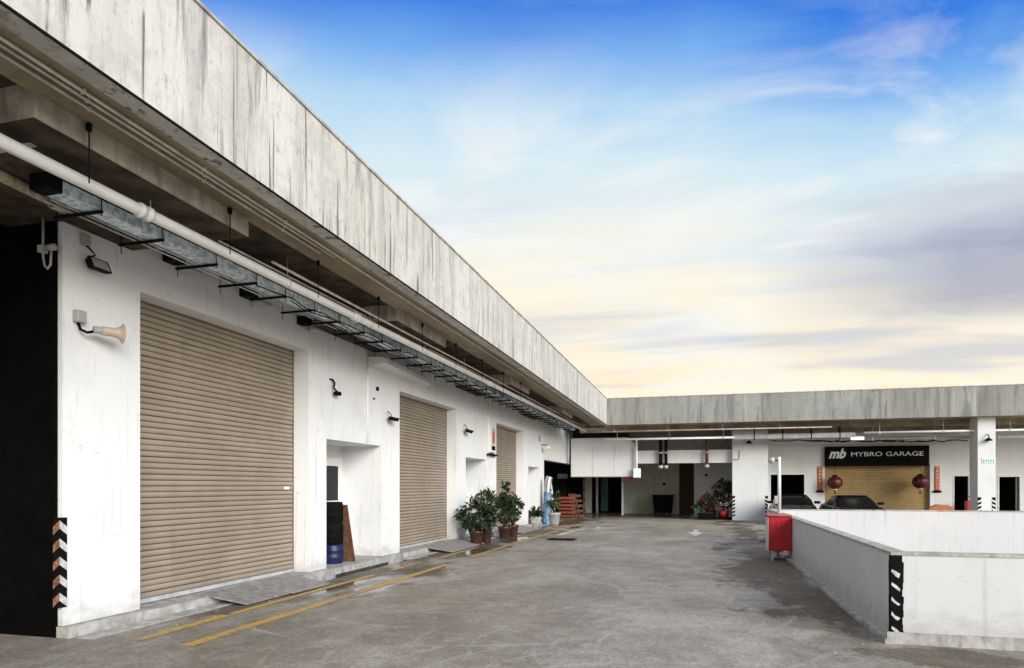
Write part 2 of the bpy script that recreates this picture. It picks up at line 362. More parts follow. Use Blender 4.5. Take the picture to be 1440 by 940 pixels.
def slat_mat(name, col):
    m = Mt(name); a = m.noise(m.vmap((1, 1, .8)), 1.2, 5, .6); b = m.noise(m.vmap((2, .6, 14)), 2, 5, .6)
    c = m.mix(m.ramp(a, .3, .7), tuple(x*.88 for x in col), tuple(x*1.08 for x in col)); c = m.mix(m.ramp(b, .50, .68, 0, .4), c, tuple(x*.6 for x in col))
    oi = m.N.new('ShaderNodeObjectInfo'); c = m.mix(m.ramp(oi.outputs['Random'], 0, 1, 0, .22), c, tuple(x*.72 for x in col))
    g2 = m.noise(m.vmap((1.5, 1.5, .25), (4, 4, 1)), 2.2, 7, .7); c = m.mix(m.ramp(g2, .53, .68, 0, .22), c, (.16, .125, .09))
    return m.out(c, .52, .0)
M['slat'] = slat_mat('tan_coated_steel', (.345, .285, .22))
M['slat_far'] = slat_mat('ochre_coated_steel', (.40, .265, .105))
M['black'] = mat('black_paint', (.0025, .0025, .0025), .6, .3, spec=.08)
M['rubber'] = mat('black_rubber', (.006, .006, .0065), .8, .3, 20, bump=.3, spec=.08)
M['void'] = mat('shade_black_interior', (.003, .003, .003), .95, .3, spec=.05)  # black colour holds the deep shade of the left bay
M['dark'] = mat('dark_interior_shade', (.010, .010, .009), .9, .3, spec=.1)  # shade inside the far openings is put into this colour
M['pipe'] = mat('white_pvc_pipe', (.92, .92, .91), .35, .05, 3, grime=.15)
M['pipe_grey'] = mat('grey_painted_pipe', (.46, .47, .47), .45, .15, 5, grime=.3)
M['pipe_rust'] = mat('cream_rusty_pipe', (.44, .38, .27), .7, .3, 8, grime=.8)
M['pipe_pink'] = mat('faded_pink_pipe', (.50, .38, .33), .55, .2, 6)
M['conduit'] = mat('light_conduit', (.62, .58, .52), .5, .2, 6)
M['galv'] = mat('galvanised_steel', (.64, .78, 1.0), .3, .35, 14, .1)
M['steel'] = mat('dark_bracket_steel', (.008, .008, .009), .7, .2, 20, spec=.08)
M['alu'] = mat('brushed_metal', (.55, .56, .57), .4, .15, 20, .7)
M['chrome'] = mat('bare_steel', (.5, .5, .5), .45, .2, 20, .3)
M['greybox'] = mat('grey_junction_box', (.38, .38, .37), .6, .1)
M['beige'] = mat('beige_horn_plastic', (.52, .43, .32), .5, .1)
M['plate'] = mat('checker_ramp_steel', (.27, .26, .25), .65, .25, 10, bump=.5, bs=80, grime=.4)
M['terracotta'] = mat('brown_glazed_clay', (.06, .027, .018), .45, .3, 12, bump=.2)
M['soil'] = mat('dark_soil', (.035, .025, .018), .95, .4, 40, bump=.6)
M['stem'] = mat('woody_stem', (.11, .08, .05), .85, .3, 30)
def leafm(name, a, b):
    m = Mt(name); oi = m.noise(m.vmap(), 9, 3); c = m.mix(m.ramp(oi, .35, .65), a, b); m.out(c, .45); 
    try: m.b.inputs['Subsurface Weight'].default_value = 0
    except Exception: pass
    return m.m
M['leaf'] = leafm('dark_green_leaves', (.010, .022, .009), (.035, .065, .022))
M['leaf_pale'] = leafm('mid_green_leaves', (.022, .045, .016), (.085, .12, .045))
M['leaf_red'] = leafm('dark_red_leaves', (.04, .006, .006), (.12, .02, .02))
M['red'] = mat('red_enamel', (.46, .008, .012), .5, .15, 8, grime=.15)
M['red_dark'] = mat('deep_red_silk', (.09, .003, .004), .5, .2)
M['orange'] = mat('orange_red_plastic', (.42, .12, .05), .5, .15)
M['gold'] = mat('gold_lettering', (.75, .55, .25), .5, .1)
M['white_pl'] = mat('white_plastic', (.78, .78, .77), .45, .05)
M['wood'] = mat('orange_brown_timber', (.13, .055, .025), .7, .3, 12, bump=.2)
M['wood_dark'] = mat('dark_brown_timber', (.13, .07, .035), .65, .3, 12)
M['blue'] = mat('blue_plastic', (.005, .012, .06), .45, .2)
M['blue_pale'] = mat('pale_blue_tarpaulin', (.14, .24, .38), .6, .6, 16)
M['green_wall'] = mat('pale_green_paint', (.74, .77, .66), .7, .1, 3, grime=.3)
M['green_sign'] = mat('green_lettering', (.05, .5, .30), .5, .05)
M['carpaint'] = mat('black_car_paint', (.004, .0042, .005), .25, .2, spec=.35)
M['lintel_grey'] = mat('grey_green_board', (.20, .21, .19), .7, .15, 5)
M['glass'] = Mt('dark_window_glass').out((.006, .007, .008), .25, 0., .2)
M['glass_teal'] = Mt('teal_window_glass').out((.06, .13, .12), .1)
mt_ = Mt('lit_lamp_tube'); mt_.out((.9, .9, .9), .4); mt_.b.inputs['Emission Color'].default_value = (1, .98, .95, 1); mt_.b.inputs['Emission Strength'].default_value = 1.2
M['lamp'] = mt_.m

# ================================================================== SETTING
WX = -6.5                 # face of the long left wall
PX, PY = -4.2, 31.5       # inner corner of the two roof parapets
def zb(y): return CH+3.03-.20*(max(min(y, PY), -20))/PY      # parapet underside
def zt(y): return CH+4.20-.17*(max(min(y, PY), -20))/PY
ZF, ZFT = CH+2.82, CH+4.03
VX0, VX1, VY0, VY1 = 2.01, 16.0, 7.87, 21.36     # ramp void inside the low walls
DX0, DX1, DY0, DY1 = -6.38, -6.12, 5.7, 28.6     # open drain
g = MB()
xs = sorted([-200, DX0, DX1, VX0, VX1, 200]); ys = sorted([-200, DY0, VY0, VY1, DY1, 400])
for i in range(len(xs)-1):
    for j in range(len(ys)-1):
        xm, ym = (xs[i]+xs[i+1])/2, (ys[j]+ys[j+1])/2
        if (VX0 < xm < VX1 and VY0 < ym < VY1) or (DX0 < xm < DX1 and DY0 < ym < DY1): continue
        g.add([(xs[i], ys[j], 0), (xs[i+1], ys[j], 0), (xs[i+1], ys[j+1], 0), (xs[i], ys[j+1], 0)], [(0, 1, 2, 3)])
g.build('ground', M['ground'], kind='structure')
# drain trench
d = MB()
d.box(DX0, DX0+.004, DY0, DY1, -.3, -.002); d.box(DX1-.004, DX1, DY0, DY1, -.3, -.002); d.box(DX0, DX1, DY0, DY1, -.32, -.3)
d.build('drain_channel', mat('dark_silt', (.05, .045, .035), .7, .4), kind='structure')
# drain cover slabs
cov = thing('drain_cover', (-6.25, DY0, 0), 'row of worn concrete slabs covering the gutter along the left wall', 'drain cover')
y = DY0+.01; k = 0
spans = []
while y < DY1-.6:
    ln = random.uniform(.55, .62)
    if not (9.6 < y < 13.6 or 15.5 < y < 16.4 or 23 < y < 24):
        spans.append((y, ln))
    y += ln+.015
cm = MB().bbox(-.125, .125, 0, .59, -.045, 0, .008)
first = None
for (y, ln) in spans:
    if first is None:
        first = cm.build('slab', M['kerb'], cov, org=Vector((0, 0, 0))); o = first
    else: o = first.copy(); sc.collection.objects.link(o)
    o.parent = cov; o.location = (0, y-DY0, random.uniform(-.002, .006)+.002); o.rotation_euler = (random.uniform(-.004, .004), random.uniform(-.02, .02), random.uniform(-.01, .01)); o.scale = (1, ln/.59, 1)

# yellow and white markings
def strip(pts, wd, z=.004):
    m = MB(); n = len(pts); vs = []
    for i, p in enumerate(pts):
        a = Vector(pts[max(i-1, 0)]); b = Vector(pts[min(i+1, n-1)]); t = (b-a).normalized(); nn = Vector((-t.y, t.x))
        ww = wd*(.5+random.uniform(-.03, .03)); q = Vector(p); vs += [(*(q+nn*ww), z), (*(q-nn*ww), z)]
    m.add(vs, [(2*i, 2*i+1, 2*i+3, 2*i+2) for i in range(n-1)]); return m
def ln(x0, y0, x1, y1, n=14): return [(x0+(x1-x0)*i/n, y0+(y1-y0)*i/n) for i in range(n+1)]
ym = strip(ln(-4.97, 5.72, -5.0, 13.1), .15)
ym.v += []; a = ym
for seg, wd in ((ln(-5.02, 14.7, -5.0, 27.5), .13),):
    b = strip(seg, wd); a.add(b.v, b.f)
a.build('outer_yellow_line', M['yellow'], kind='structure')
a = strip(ln(-5.66, 5.8, -5.66, 7.2), .14)
for seg in (ln(-5.66, 7.3, -5.68, 11.2), ln(-5.67, 11.9, -5.68, 13.4), ln(-5.6, 14.2, -5.66, 16.8), ln(-5.6, 24.5, -5.66, 27.5)):
    b = strip(seg, .11); a.add(b.v, b.f)
a.build('inner_yellow_line', M['yellow'], kind='structure')
# arrows
m = MB()
A = at_z(978, 750)
ax, ay = A.x, A.y
m.add([(ax-.09, ay+.3, .004), (ax+.09, ay+.3, .004), (ax+.09, ay+2.2, .004), (ax-.09, ay+2.2, .004)], [(0, 1, 2, 3)])
m.add([(ax, ay-1.6, .0045), (ax+.27, ay+.4, .0045), (ax-.27, ay+.4, .0045)], [(0, 1, 2)])
m.build('straight_arrow_marking', M['white_line'], kind='structure')
m = strip([(-4.5, 21.9), (-4.42, 23), (-4.36, 24.2), (-4.25, 25), (-4.0, 25.6), (-3.7, 25.9)], .22)
m.add([(-3.75, 25.2, .005), (-3.0, 26.2, .005), (-3.95, 26.8, .005)], [(0, 1, 2)])
m.build('turn_arrow_marking', M['white_line'], kind='structure')

# ================================================================== LEFT BUILDING
LB = thing('warehouse_building', (WX, 5.68, 0), 'long white workshop block on the left with three tan roller shutters and deep concrete eaves', 'building')
YS = 5.68; YE = 28.6; YC = 46.0
ops = [(yx(197), yx(434), CH+2.34, 's'), (yx(459), yx(536), 2.45, 'd'), (yx(562), yx(642), CH+2.13, 's'),
       (yx(655), yx(684), 2.43, 'd'), (yx(698), yx(736), CH+2.09, 's'), (yx(743), yx(758), 2.38, 'd')]
ST = .12; TOP = CH+3.1; TH = .9
m = MB(); y0 = YS
for (a, b, z, kd) in ops:
    m.box(WX-TH, WX, y0, a, ST, TOP); m.box(WX-TH, WX, a, b, z, TOP); y0 = b
m.box(WX-TH, WX, y0, YE, ST, TOP)
m.build('wall', M['wall'], LB)
# upper wall carried over the far opening
m = MB(); m.box(WX-.3, WX-.003, YE, 35.4, 2.74, TOP); m.build('wall', M['wall_far'], LB)
# step / plinth, broken edge
m = MB(); yy = YS-.02
while yy < YE:
    y2 = min(yy+random.uniform(.5, 1.4), YE); dx = random.uniform(-.012, .012)
    m.box(WX-TH-2.5, WX+.115+dx, yy, y2, -.25, ST-.003+random.uniform(-.006, .0)); yy = y2
m.build('step', M['kerb'], LB)
# shutters
def shutter(y0, y1, x, ztop, pitch, parent, zbot, label=None):
    n = int((ztop-zbot-.06)/pitch)
    f = MB()
    f.box(x-.06, x+.012, y0-.004, y0+.05, zbot, ztop); f.box(x-.06, x+.012, y1-.05, y1+.004, zbot, ztop); f.box(x-.10, x-.05, y0, y1, zbot, ztop)
    sh = f.build('roller_shutter', mat('shutter_guide_steel', (.16, .13, .10), .6, .2) if 'guide' not in M else M['guide'], parent, label=label)
    org = ORG[sh.name]
    s = MB(); pr = [(-.006, 0), (.006, .008), (.014, pitch*.35), (.014, pitch*.62), (.004, pitch*.86), (-.008, pitch*.93)]
    h = (y1-y0)/2-.045
    vs = [(a, -h, b) for a, b in pr]+[(a, h, b) for a, b in pr]; q = len(pr)
    s.add(vs, [(i, i+q, i+q+1, i+1) for i in range(q-1)])
    first = None
    for i in range(n):
        if first is None: o = first = s.build('slat', M['slat'], sh, org=Vector((0, 0, 0)))
        else: o = first.copy(); sc.collection.objects.link(o)
        o.parent = sh; o.location = Vector((x+random.uniform(-.004, .004), (y0+y1)/2, zbot+.06+i*pitch))-org
        o.rotation_euler = (random.uniform(-.0012, .0012), random.uniform(-.03, .03), 0)
    MB().box(x-.02, x+.03, y0+.04, y1-.04, zbot+.004, zbot+.058).build('bottom_bar', M['pipe_grey'], sh)
    return sh
M['guide'] = mat('shutter_guide_steel', (.16, .13, .10), .6, .2)
shs = []
for i, (a, b, z, kd) in enumerate(ops):
    if kd == 's':
        shs.append(shutter(a+.002, b-.002, WX-.3, z+.12, .075, LB, ST, ['largest and nearest tan roller shutter, fully closed', 'second tan roller shutter, behind the brown boards', 'farthest small tan roller shutter behind the potted shrubs'][i//2]))
# lock label on the nearest shutter
p = at_x(404, 687, WX-.28)
MB().box(p.x, p.x+.012, p.y-.10, p.y+.04, p.z-.02, p.z+.03).build('lock_plate', M['white_pl'], shs[0])
# alcoves behind the door openings
for i, (a, b, z, kd) in enumerate(ops):
    if kd == 'd':
        m = MB(); m.box(WX-TH-.12, WX-TH-.003, a-.1, b+.1, ST, z+.1); m.build('alcove_wall', M['wall_in'], LB)
        dr = MB(); yc0 = b-1.05 if i == 1 else a+.15
        if i == 1:
            dr.box(WX-TH-.002, WX-TH+.03, b-.98, b-.08, ST, 2.2)
            D = dr.build('door', M['white_pl'], LB)
            MB().box(WX-TH+.028, WX-TH+.036, b-.80, b-.26, .35, 2.02).build('pane', M['glass'], D)
            MB().box(WX-TH+.034, WX-TH+.045, b-.76, b-.30, 1.18, 1.30).build('notice', M['white_pl'], D)
            MB().box(WX-TH+.03, WX-TH+.09, b-.19, b-.16, 1.0, 1.14).build('handle', M['alu'], D)
        else:
            dr.box(WX-TH-.002, WX-TH+.04, a+.2, b-.2, ST, 2.15); D = dr.build('door', M['greybox'], LB)
            MB().box(WX-TH+.03, WX-TH+.09, b-.36, b-.32, 1.0, 1.14).build('handle', M['alu'], D)
# wall end sheet and bay beside it, coloured black for their deep shade
m = MB(); m.box(WX-TH-.3, WX-.06, YS-.03, YS-.002, 0, TOP); m.build('wall_end_shade_sheet', M['void'], LB)
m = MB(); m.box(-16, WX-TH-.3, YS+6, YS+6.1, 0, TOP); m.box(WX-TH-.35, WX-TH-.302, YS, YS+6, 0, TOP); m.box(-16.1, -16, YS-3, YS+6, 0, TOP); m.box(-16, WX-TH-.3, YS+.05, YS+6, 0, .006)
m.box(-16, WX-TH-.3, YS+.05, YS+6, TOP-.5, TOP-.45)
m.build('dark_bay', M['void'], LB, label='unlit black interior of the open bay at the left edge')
q = at_z(24, 893); q.y = max(q.y, YS+.45)
t = thing('orange_sack', q, 'crumpled orange brown sack on the floor of the dark bay', 'sack')
m = MB(); m.lathe(q, [(0, 0), (.20, 0), (.24, .05), (.20, .12), (.10, .17), (0, .16)], 9, smooth=False); m.build('body', mat('orange_sacking', (.30, .07, .02), .9, .5, 20), t)
m = MB(); m.lathe(q+Vector((.02, 0, .15)), [(.03, 0), (.06, .06), (0, .06)], 7); m.build('tie', M['soffit'], t)
q = at_z(-6, 884); q.y = YS+.9
t = thing('rusty_post', q, 'dim rust red post standing inside the dark bay', 'post')
MB().tube([(q.x-.1, q.y, 0), (q.x-.1, q.y, .75)], .05, 10).build('post', mat('rust_red', (.10, .03, .02), .9, .4, 12), t); MB().bbox(q.x-.22, q.x+.02, q.y-.12, q.y+.12, 0, .02).build('base_plate', M['steel'], t)
# eaves: soffit, drop beams, parapet
def hexY(m, x0, x1, ya, yb, zlo, zhi):
    m.hexa([(x0, ya, zlo(ya)), (x1, ya, zlo(ya)), (x1, yb, zlo(yb)), (x0, yb, zlo(yb)), (x0, ya, zhi(ya)), (x1, ya, zhi(ya)), (x1, yb, zhi(yb)), (x0, yb, zhi(yb))])
m = MB(); hexY(m, -4.93, PX-.2, -14, PY+.2, lambda y: zb(y)+.003, lambda y: zb(y)+.3); m.build('soffit', M['soffit'], LB)
m = MB(); hexY(m, -18, -4.931, -14, PY+.2, lambda y: zb(y)+.08, lambda y: zb(y)+.3); m.build('inner_soffit', M['soffit_shade'], LB)
m = MB()
ya = -14
for yb in [PY]:
    m.hexa([(PX-.2, ya, zb(ya)), (PX, ya, zb(ya)), (PX, yb, zb(yb)), (PX-.2, yb, zb(yb)), (PX-.2, ya, zt(ya)), (PX, ya, zt(ya)), (PX, yb, zt(yb)), (PX-.2, yb, zt(yb))])
m.build('parapet', M['parapet'], LB)
m = MB(); hexY(m, PX-.24, PX+.018, -14, PY-.02, lambda y: zt(y)+.0, lambda y: zt(y)+.03); m.build('coping', M['kerb'], LB)
# drip edge
m = MB(); hexY(m, PX-.01, PX+.005, -14, PY, lambda y: zb(y)-.006, lambda y: zb(y)+.012); m.build('drip_edge', M['steel'], LB)
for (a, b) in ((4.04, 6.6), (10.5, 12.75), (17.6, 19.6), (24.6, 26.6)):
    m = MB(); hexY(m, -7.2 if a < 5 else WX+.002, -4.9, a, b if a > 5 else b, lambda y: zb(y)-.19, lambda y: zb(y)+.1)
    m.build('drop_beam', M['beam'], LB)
    m = MB(); hexY(m, -7.2 if a < 5 else WX+.004, -4.905, a+.004, b-.004, lambda y: zb(y)-.196, lambda y: zb(y)-.191); m.build('beam_shade_sheet', M['soffit_shade'], LB)  # thin dark sheet added as painted shade below the beam
# small concrete canopy nib on the wall
m = MB(); a, b = yx(516), yx(600)
m.hexa([(WX, a, 4.02), (WX+.35, a+.1, 4.10), (WX+.12, b, 4.10), (WX, b, 4.02), (WX, a, 4.22), (WX+.35, a+.1, 4.2), (WX+.12, b, 4.2), (WX, b, 4.22)]); m.build('canopy_ledge', M['wall_far'], LB)

# corner guard with chevrons at the near wall end
M['rusty'] = mat('faded_rusty_reflective', (.26, .13, .075), .6, .5, 25, grime=.6)
M['scuff'] = mat('scuffed_white', (.55, .55, .53), .7, .2, 20, grime=.8)
def guard_left():
    z0, z1 = .32, 1.27
    t = thing('corner_guard', (WX, YS, z0), 'black rubber corner guard with white and orange chevrons on the near left wall end', 'corner guard')
    m = MB(); m.box(WX-.075, WX+.012, YS-.045, YS-.031, z0, z1); m.box(WX+.001, WX+.012, YS-.031, YS+.045, z0, z1); m.build('backing', M['rubber'], t)
    for i in range(5):
        zc = z1-.03-i*.19
        m = MB(); m.prism([(WX+.0125, YS-.045, zc), (WX+.0125, YS-.045, zc-.085), (WX+.0125, YS+.042, zc-.155), (WX+.0125, YS+.042, zc-.07)], (.003, 0, 0)); m.build('chevron', M['scuff'], t)
        m = MB(); m.prism([(WX+.012, YS-.0455, zc), (WX+.012, YS-.0455, zc-.085), (WX-.072, YS-.0455, zc-.155), (WX-.072, YS-.0455, zc-.07)], (0, -.003, 0)); m.build('chevron', M['rusty'], t, label='rusty orange half of the chevron')
guard_left()

# ================================================================== FAR BUILDING
FY = 35.5
FB = thing('garage_building', (2.2, 33.6, 0), 'white garage block across the far end of the deck with grey stained parapet', 'building')
xp0, xp1 = at_y(1030, 700, 33.6).x, at_y(1080, 700, 33.6).x
FZ = ZF
MB().box(xp0, xp1, 33.6, FY+.3, 0, FZ).build('pier', M['wall_in'], FB)
# right hand wall with openings on plane FY
wops = [(xy(1082, FY), xy(1133, FY), at_y(1110, 666, FY).z), (xy(1160, FY), xy(1308, FY), at_y(1233, 654, FY).z),
        (xy(1340, FY), xy(1364, FY), at_y(1350, 668, FY).z), (xy(1403, FY), xy(1436, FY), at_y(1420, 669, FY).z)]
m = MB(); x0 = xp1
for (a, b, z) in wops:
    if a > x0: m.box(x0, a, FY, FY+.3, 0, FZ)
    m.box(a, b, FY, FY+.3, z, FZ); x0 = b
m.box(x0, 40, FY, FY+.3, 0, FZ); m.build('wall', M['wall_far'], FB)
for i, (a, b, z) in enumerate(wops):
    if i != 1:
        m = MB()
        m.box(a-.1, b+.1, FY+2.4, FY+2.5, 0, z+.2)
        m.box(a-.14, a-.002, FY+.3, FY+2.4, 0, z+.2); m.box(b+.002, b+.14, FY+.3, FY+2.4, 0, z+.2); m.box(a-.1, b+.1, FY+.3, FY+2.4, z+.01, z+.2)
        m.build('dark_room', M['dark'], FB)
for i in (0, 2, 3):
    a, b, z = wops[i]; m = MB(); m.box(a+.002, a+.06, FY-.012, FY+.1, 0, z-.002); m.box(b-.06, b-.002, FY-.012, FY+.1, 0, z-.002); m.box(a+.06, b-.06, FY-.012, FY+.1, z-.06, z-.002)
    m.build('door_frame', M['alu'] if i else M['white_pl'], FB)
a, b, z = wops[3]; MB().box(a+.75, b-.1, FY+.12, FY+.16, 0, z-.1).build('door', M['greybox'], FB)
# garage shutter
a, b, z = wops[1]
shf = MB().box(a, b, FY+.24, FY+.28, 0, z+.05).build('roller_shutter', M['guide'], FB)
pitch = .11; sm = MB(); pr = [(0, 0), (-.012, .02), (-.016, .055), (-.012, .09), (0, .104)]
hw = (b-a)/2-.03; sm.add([(-hw, q[0], q[1]) for q in pr]+[(hw, q[0], q[1]) for q in pr], [(i, i+1, i+6, i+5) for i in range(4)])
first = None
for i in range(int(z/pitch)):
    if first is None: o = first = sm.build('slat', M['slat_far'], shf, org=Vector((0, 0, 0)))
    else: o = first.copy(); sc.collection.objects.link(o)
    o.parent = shf; o.location = Vector(((a+b)/2, FY+.235, .03+i*pitch))-ORG[FB.name]; o.rotation_euler = (random.uniform(-.04, .04), 0, 0)
# free standing column under the far parapet
cx0, cx1 = xy(1375, 31.9), xy(1400, 31.9)
MB().box(cx0, cx1, 31.9, 32.8, 0, FZ).build('column', M['wall_in'], FB)
# parapet / soffit far side
m = MB(); m.box(PX-.2, 45, PY, PY+.2, ZF-.003, ZFT); m.build('parapet', M['parapet_far'], FB)
MB().box(PX+.02, 45, PY-.018, PY+.24, ZFT, ZFT+.03).build('coping', M['kerb'], FB)
MB().box(PX-.2, 45, PY+.2, 32.9, ZF, ZF+.3).build('soffit', M['soffit'], FB)
MB().box(-18, 45, 32.903, 47, ZF+.01, ZF+.3).build('inner_soffit', M['soffit_shade'], FB)
MB().box(xp1+.002, cx0+20, FY-.5, FY-.02, ZF-.30, ZF-.002).build('downstand_beam', M['soffit'], FB)
MB().box(PX-1.5, 45, 32.9, 33.3, ZF-.22, ZF-.003).build('downstand_beam', M['soffit'], FB)
# --- open recess between the blocks
lz0, lz1 = at_y(960, 651.5, 33.9).z, at_y(960, 633.4, 33.9).z
xh0, xh1 = xy(803, 33.6), xy(893, 33.6)
MB().box(xh1-.4, xp0-.002, 33.9, 34.2, lz0, lz1).build('lintel', M['wall_in'], FB)
MB().box(xh1-.4, xp0-.002, 34.7, 34.8, lz1-.3, ZF-.003).build('upper_panel', M['lintel_grey'], FB)
hz0 = at_y(850, 671, 33.6).z; hz1 = at_y(850, 616, 33.6).z
m = MB(); m.prism([(xh0, 33.6, hz0), (xh1, 33.6, hz0), (xh1, 33.6, hz1-.35), (xh1-.35, 33.6, hz1), (xh0, 33.6, hz1)], (0, 1.2, 0)); m.build('hanging_bulkhead', M['wall_far'], FB)
m = MB()
for f_ in (.34, .68): m.box(xh0+(xh1-xh0)*f_-.008, xh0+(xh1-xh0)*f_+.008, 33.594, 33.599, hz0+.03, hz1-.4)
m.box(xh0+.02, xh1-.02, 33.592, 33.5985, hz0+.003, hz0+.03)
m.build('panel_seam', M['greybox'], FB)
RB = 43.0    # back of the recess
def rx(px): return xy(px, RB)
MB().box(xy(875, 40), xy(955, 40), 40, 40.2, 0, ZF).build('recess_wall', M['green_wall'], FB)
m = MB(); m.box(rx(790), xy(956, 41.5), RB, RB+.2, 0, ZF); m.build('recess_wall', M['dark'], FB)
MB().box(xy(820, 41), xy(832, 41), 41, 41.2, 0, ZF).build('recess_wall', M['green_wall'], FB)
MB().box(xy(955, 41.5), xy(977, 41.5), 41.5, 41.6, 0, ZF).build('recess_door', M['wood_dark'], FB)
MB().box(xy(976, 37.0), xp0+.1, 37.0, 37.2, 0, ZF).build('recess_wall', M['wall_far'], FB)
MB().box(xy(914, 40)-.03, xy(914, 40)+.03, 39.96, 39.998, 0, 2.6).build('cover_strip', M['white_pl'], FB)
gd = MB().box(xy(845, 40.8), xy(855, 40.8), 40.8, 40.86, .1, 2.3).build('glass_door', M['glass_teal'], FB)
MB().box(xy(838, 40.7), xy(841, 40.7), 40.7, 40.78, 0, 2.4).build('door_frame', M['wall_far'], FB)
MB().box(xy(874, 38), xy(877, 38), 38, 38.1, 0, 2.6).build('corner_post', M['wall_in'], FB)
# inner face of the left opening
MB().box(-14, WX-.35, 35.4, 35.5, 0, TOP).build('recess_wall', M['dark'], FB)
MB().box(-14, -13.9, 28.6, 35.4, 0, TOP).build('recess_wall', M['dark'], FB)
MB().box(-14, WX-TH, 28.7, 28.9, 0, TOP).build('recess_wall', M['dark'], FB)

# chevron corner guards far
def small_guard(x, y, z0, z1, sx, label, face=-1):
    t = thing('corner_guard', (x, y, z0), label, 'corner guard', 'chevron corner guards on the far pier and column')
    MB().box(x, x+sx*.12, y-.014, y-.002, z0, z1).build('backing', M['rubber'], t)
    n = int((z1-z0)/.17)
    for i in range(n):
        zc = z0+.04+i*.17
        m = MB(); m.prism([(x, y-.0145, zc), (x+sx*.12, y-.0145, zc+.07), (x+sx*.12, y-.0145, zc+.14), (x, y-.0145, zc+.07)], (0, -.003, 0)); m.build('stripe', M['white_pl'], t)
small_guard(xp0, 33.6, .2, 1.15, 1, 'chevron guard on the left corner of the wide white pier beside the red plants')
small_guard(xp1, 33.6, .2, 1.15, -1, 'chevron guard on the right corner of the wide white pier')
small_guard(cx0, 31.9, .2, 1.15, 1, 'chevron guard on the left corner of the slim far column')
small_guard(cx1, 31.9, .2, 1.15, -1, 'chevron guard on the right corner of the slim far column')

# ================================================================== RAMP WALLS
RWt = .93
RW = thing('ramp_wall', (1.87, 7.73, 0), 'low weathered white wall round the ramp opening on the right', 'low wall')
m = MB(); m.box(1.87, VX0, 7.73, 21.5, -3.2, RWt-.03); m.build('side_wall', M['wall_low'], RW)
m = MB(); m.box(VX0, 16.2, 7.73, VY0, -3.2, RWt-.03); m.build('front_wall', M['wall_low'], RW)
m = MB(); m.box(VX0, 16.2, VY1, 21.5, -3.2, RWt-.03); m.build('back_wall', M['wall_ramp'], RW)
m = MB(); m.box(VX1, 16.2, VY0, VY1, -3.2, RWt-.03); m.build('end_wall', M['wall_ramp'], RW)
m = MB(); m.box(1.86, VX0+.01, 7.72, 21.51, RWt-.03, RWt); m.box(VX0+.01, 16.21, 7.72, VY0+.01, RWt-.03, RWt); m.box(VX0+.01, 16.21, VY1-.01, 21.51, RWt-.03, RWt); m.box(VX1-.01, 16.21, VY0+.01, VY1-.01, RWt-.03, RWt)
m.build('coping', mat('mossy_cement_cap', (.42, .40, .35), .9, .25, 5, bump=.4, bs=30, grime=.8), RW)
m = MB(); yy = 7.68
while yy < 19:
    y2 = min(yy+random.uniform(.4, 1.1), 19); m.box(1.79+random.uniform(-.015, .015), 1.87, yy, y2, -.02, .05+random.uniform(-.012, .01)); yy = y2
m.box(1.82, 16.2, 7.70, 7.73, -.02, .12)
m.build('foot_kerb', M['kerb'], RW)
MB().box(VX0, VX1, VY0, VY1, -3.3, -3.2).build('ramp_floor', M['ground'], kind='structure')
# black and white guard on its near corner
t = thing('corner_guard', (1.87, 7.73, .1), 'torn black rubber guard with worn white patches on the near corner of the low wall', 'corner guard')
m = MB()
n = 12
for i in range(n):
    z0 = .06+i*(.84/n); z1 = z0+.84/n; e = random.uniform(-.008, .008)
    m.box(1.858, 1.87+.10+e, 7.718, 7.7275, z0, z1-.0005); m.box(1.858, 1.8675, 7.7275, 7.80+e, z0, z1-.0005)
m.build('backing', M['rubber'], t)
for zc in (.74, .60, .45, .30, .16):
    e = [random.uniform(-.012, .012) for _ in range(6)]
    m = MB(); m.prism([(1.862, 7.715, zc+e[0]), (1.90, 7.715, zc-.045+e[1]), (1.93+e[4], 7.715, zc-.065+e[2]), (1.945, 7.715, zc-.04+e[3]), (1.905+e[5], 7.715, zc-.01), (1.868, 7.715, zc+.025+e[2])], (0, .003, 0)); m.build('white_stripe', M['scuff'], t)

# ================================================================== SERVICES UNDER THE LEFT EAVES
def pipe_thing(name, label, pts, r, m_, cat, n=14, group=None):
    t = thing(name, pts[0], label, cat, group); MB().tube(pts, r, n).build('pipe', m_, t); return t
def zr(ratio, X): return CH+ratio*abs(X)/CA
PXm = -5.2; zp = zr(.497, PXm)
t = thing('drain_pipe', (PXm, -8, zp), 'thick white drain pipe hung along the whole left eaves', 'pipe')
pe = Vector((PXm, 31.6, zp-.10))
p0 = Vector((PXm, -8, zp+.01))
def pp(y): return p0+(pe-p0)*((y-p0.y)/(pe.y-p0.y))
MB().tube([p0, pp(5), pp(12), pp(20), pe], .056, 18).build('pipe', M['pipe'], t)
for y in (at_x(203, 293, PXm).y, at_x(500, 442, PXm).y, 16.6, 23.5):
    c = pp(y); MB().lathe(c, [(.056, -.075), (.072, -.07), (.072, -.03), (.064, -.028), (.064, .028), (.072, .03), (.072, .07), (.056, .075)], 18, 'Y').build('coupling', M['pipe'], t)
for i, y in enumerate([3.2+2.3*k for k in range(12)]):
    c = pp(y); b = MB(); b.tube([c+Vector((.062*math.cos(a), 0, .062*math.sin(a))) for a in [k*math.pi/6 for k in range(13)]], .006, 5, smooth=False)
    b.tube([c+Vector((0, 0, .06)), Vector((c.x, c.y, zb(c.y)+.01))], .006, 6); b.build('hanger', M['chrome'], t)
y = at_x(203, 293, PXm).y; c = pp(y)
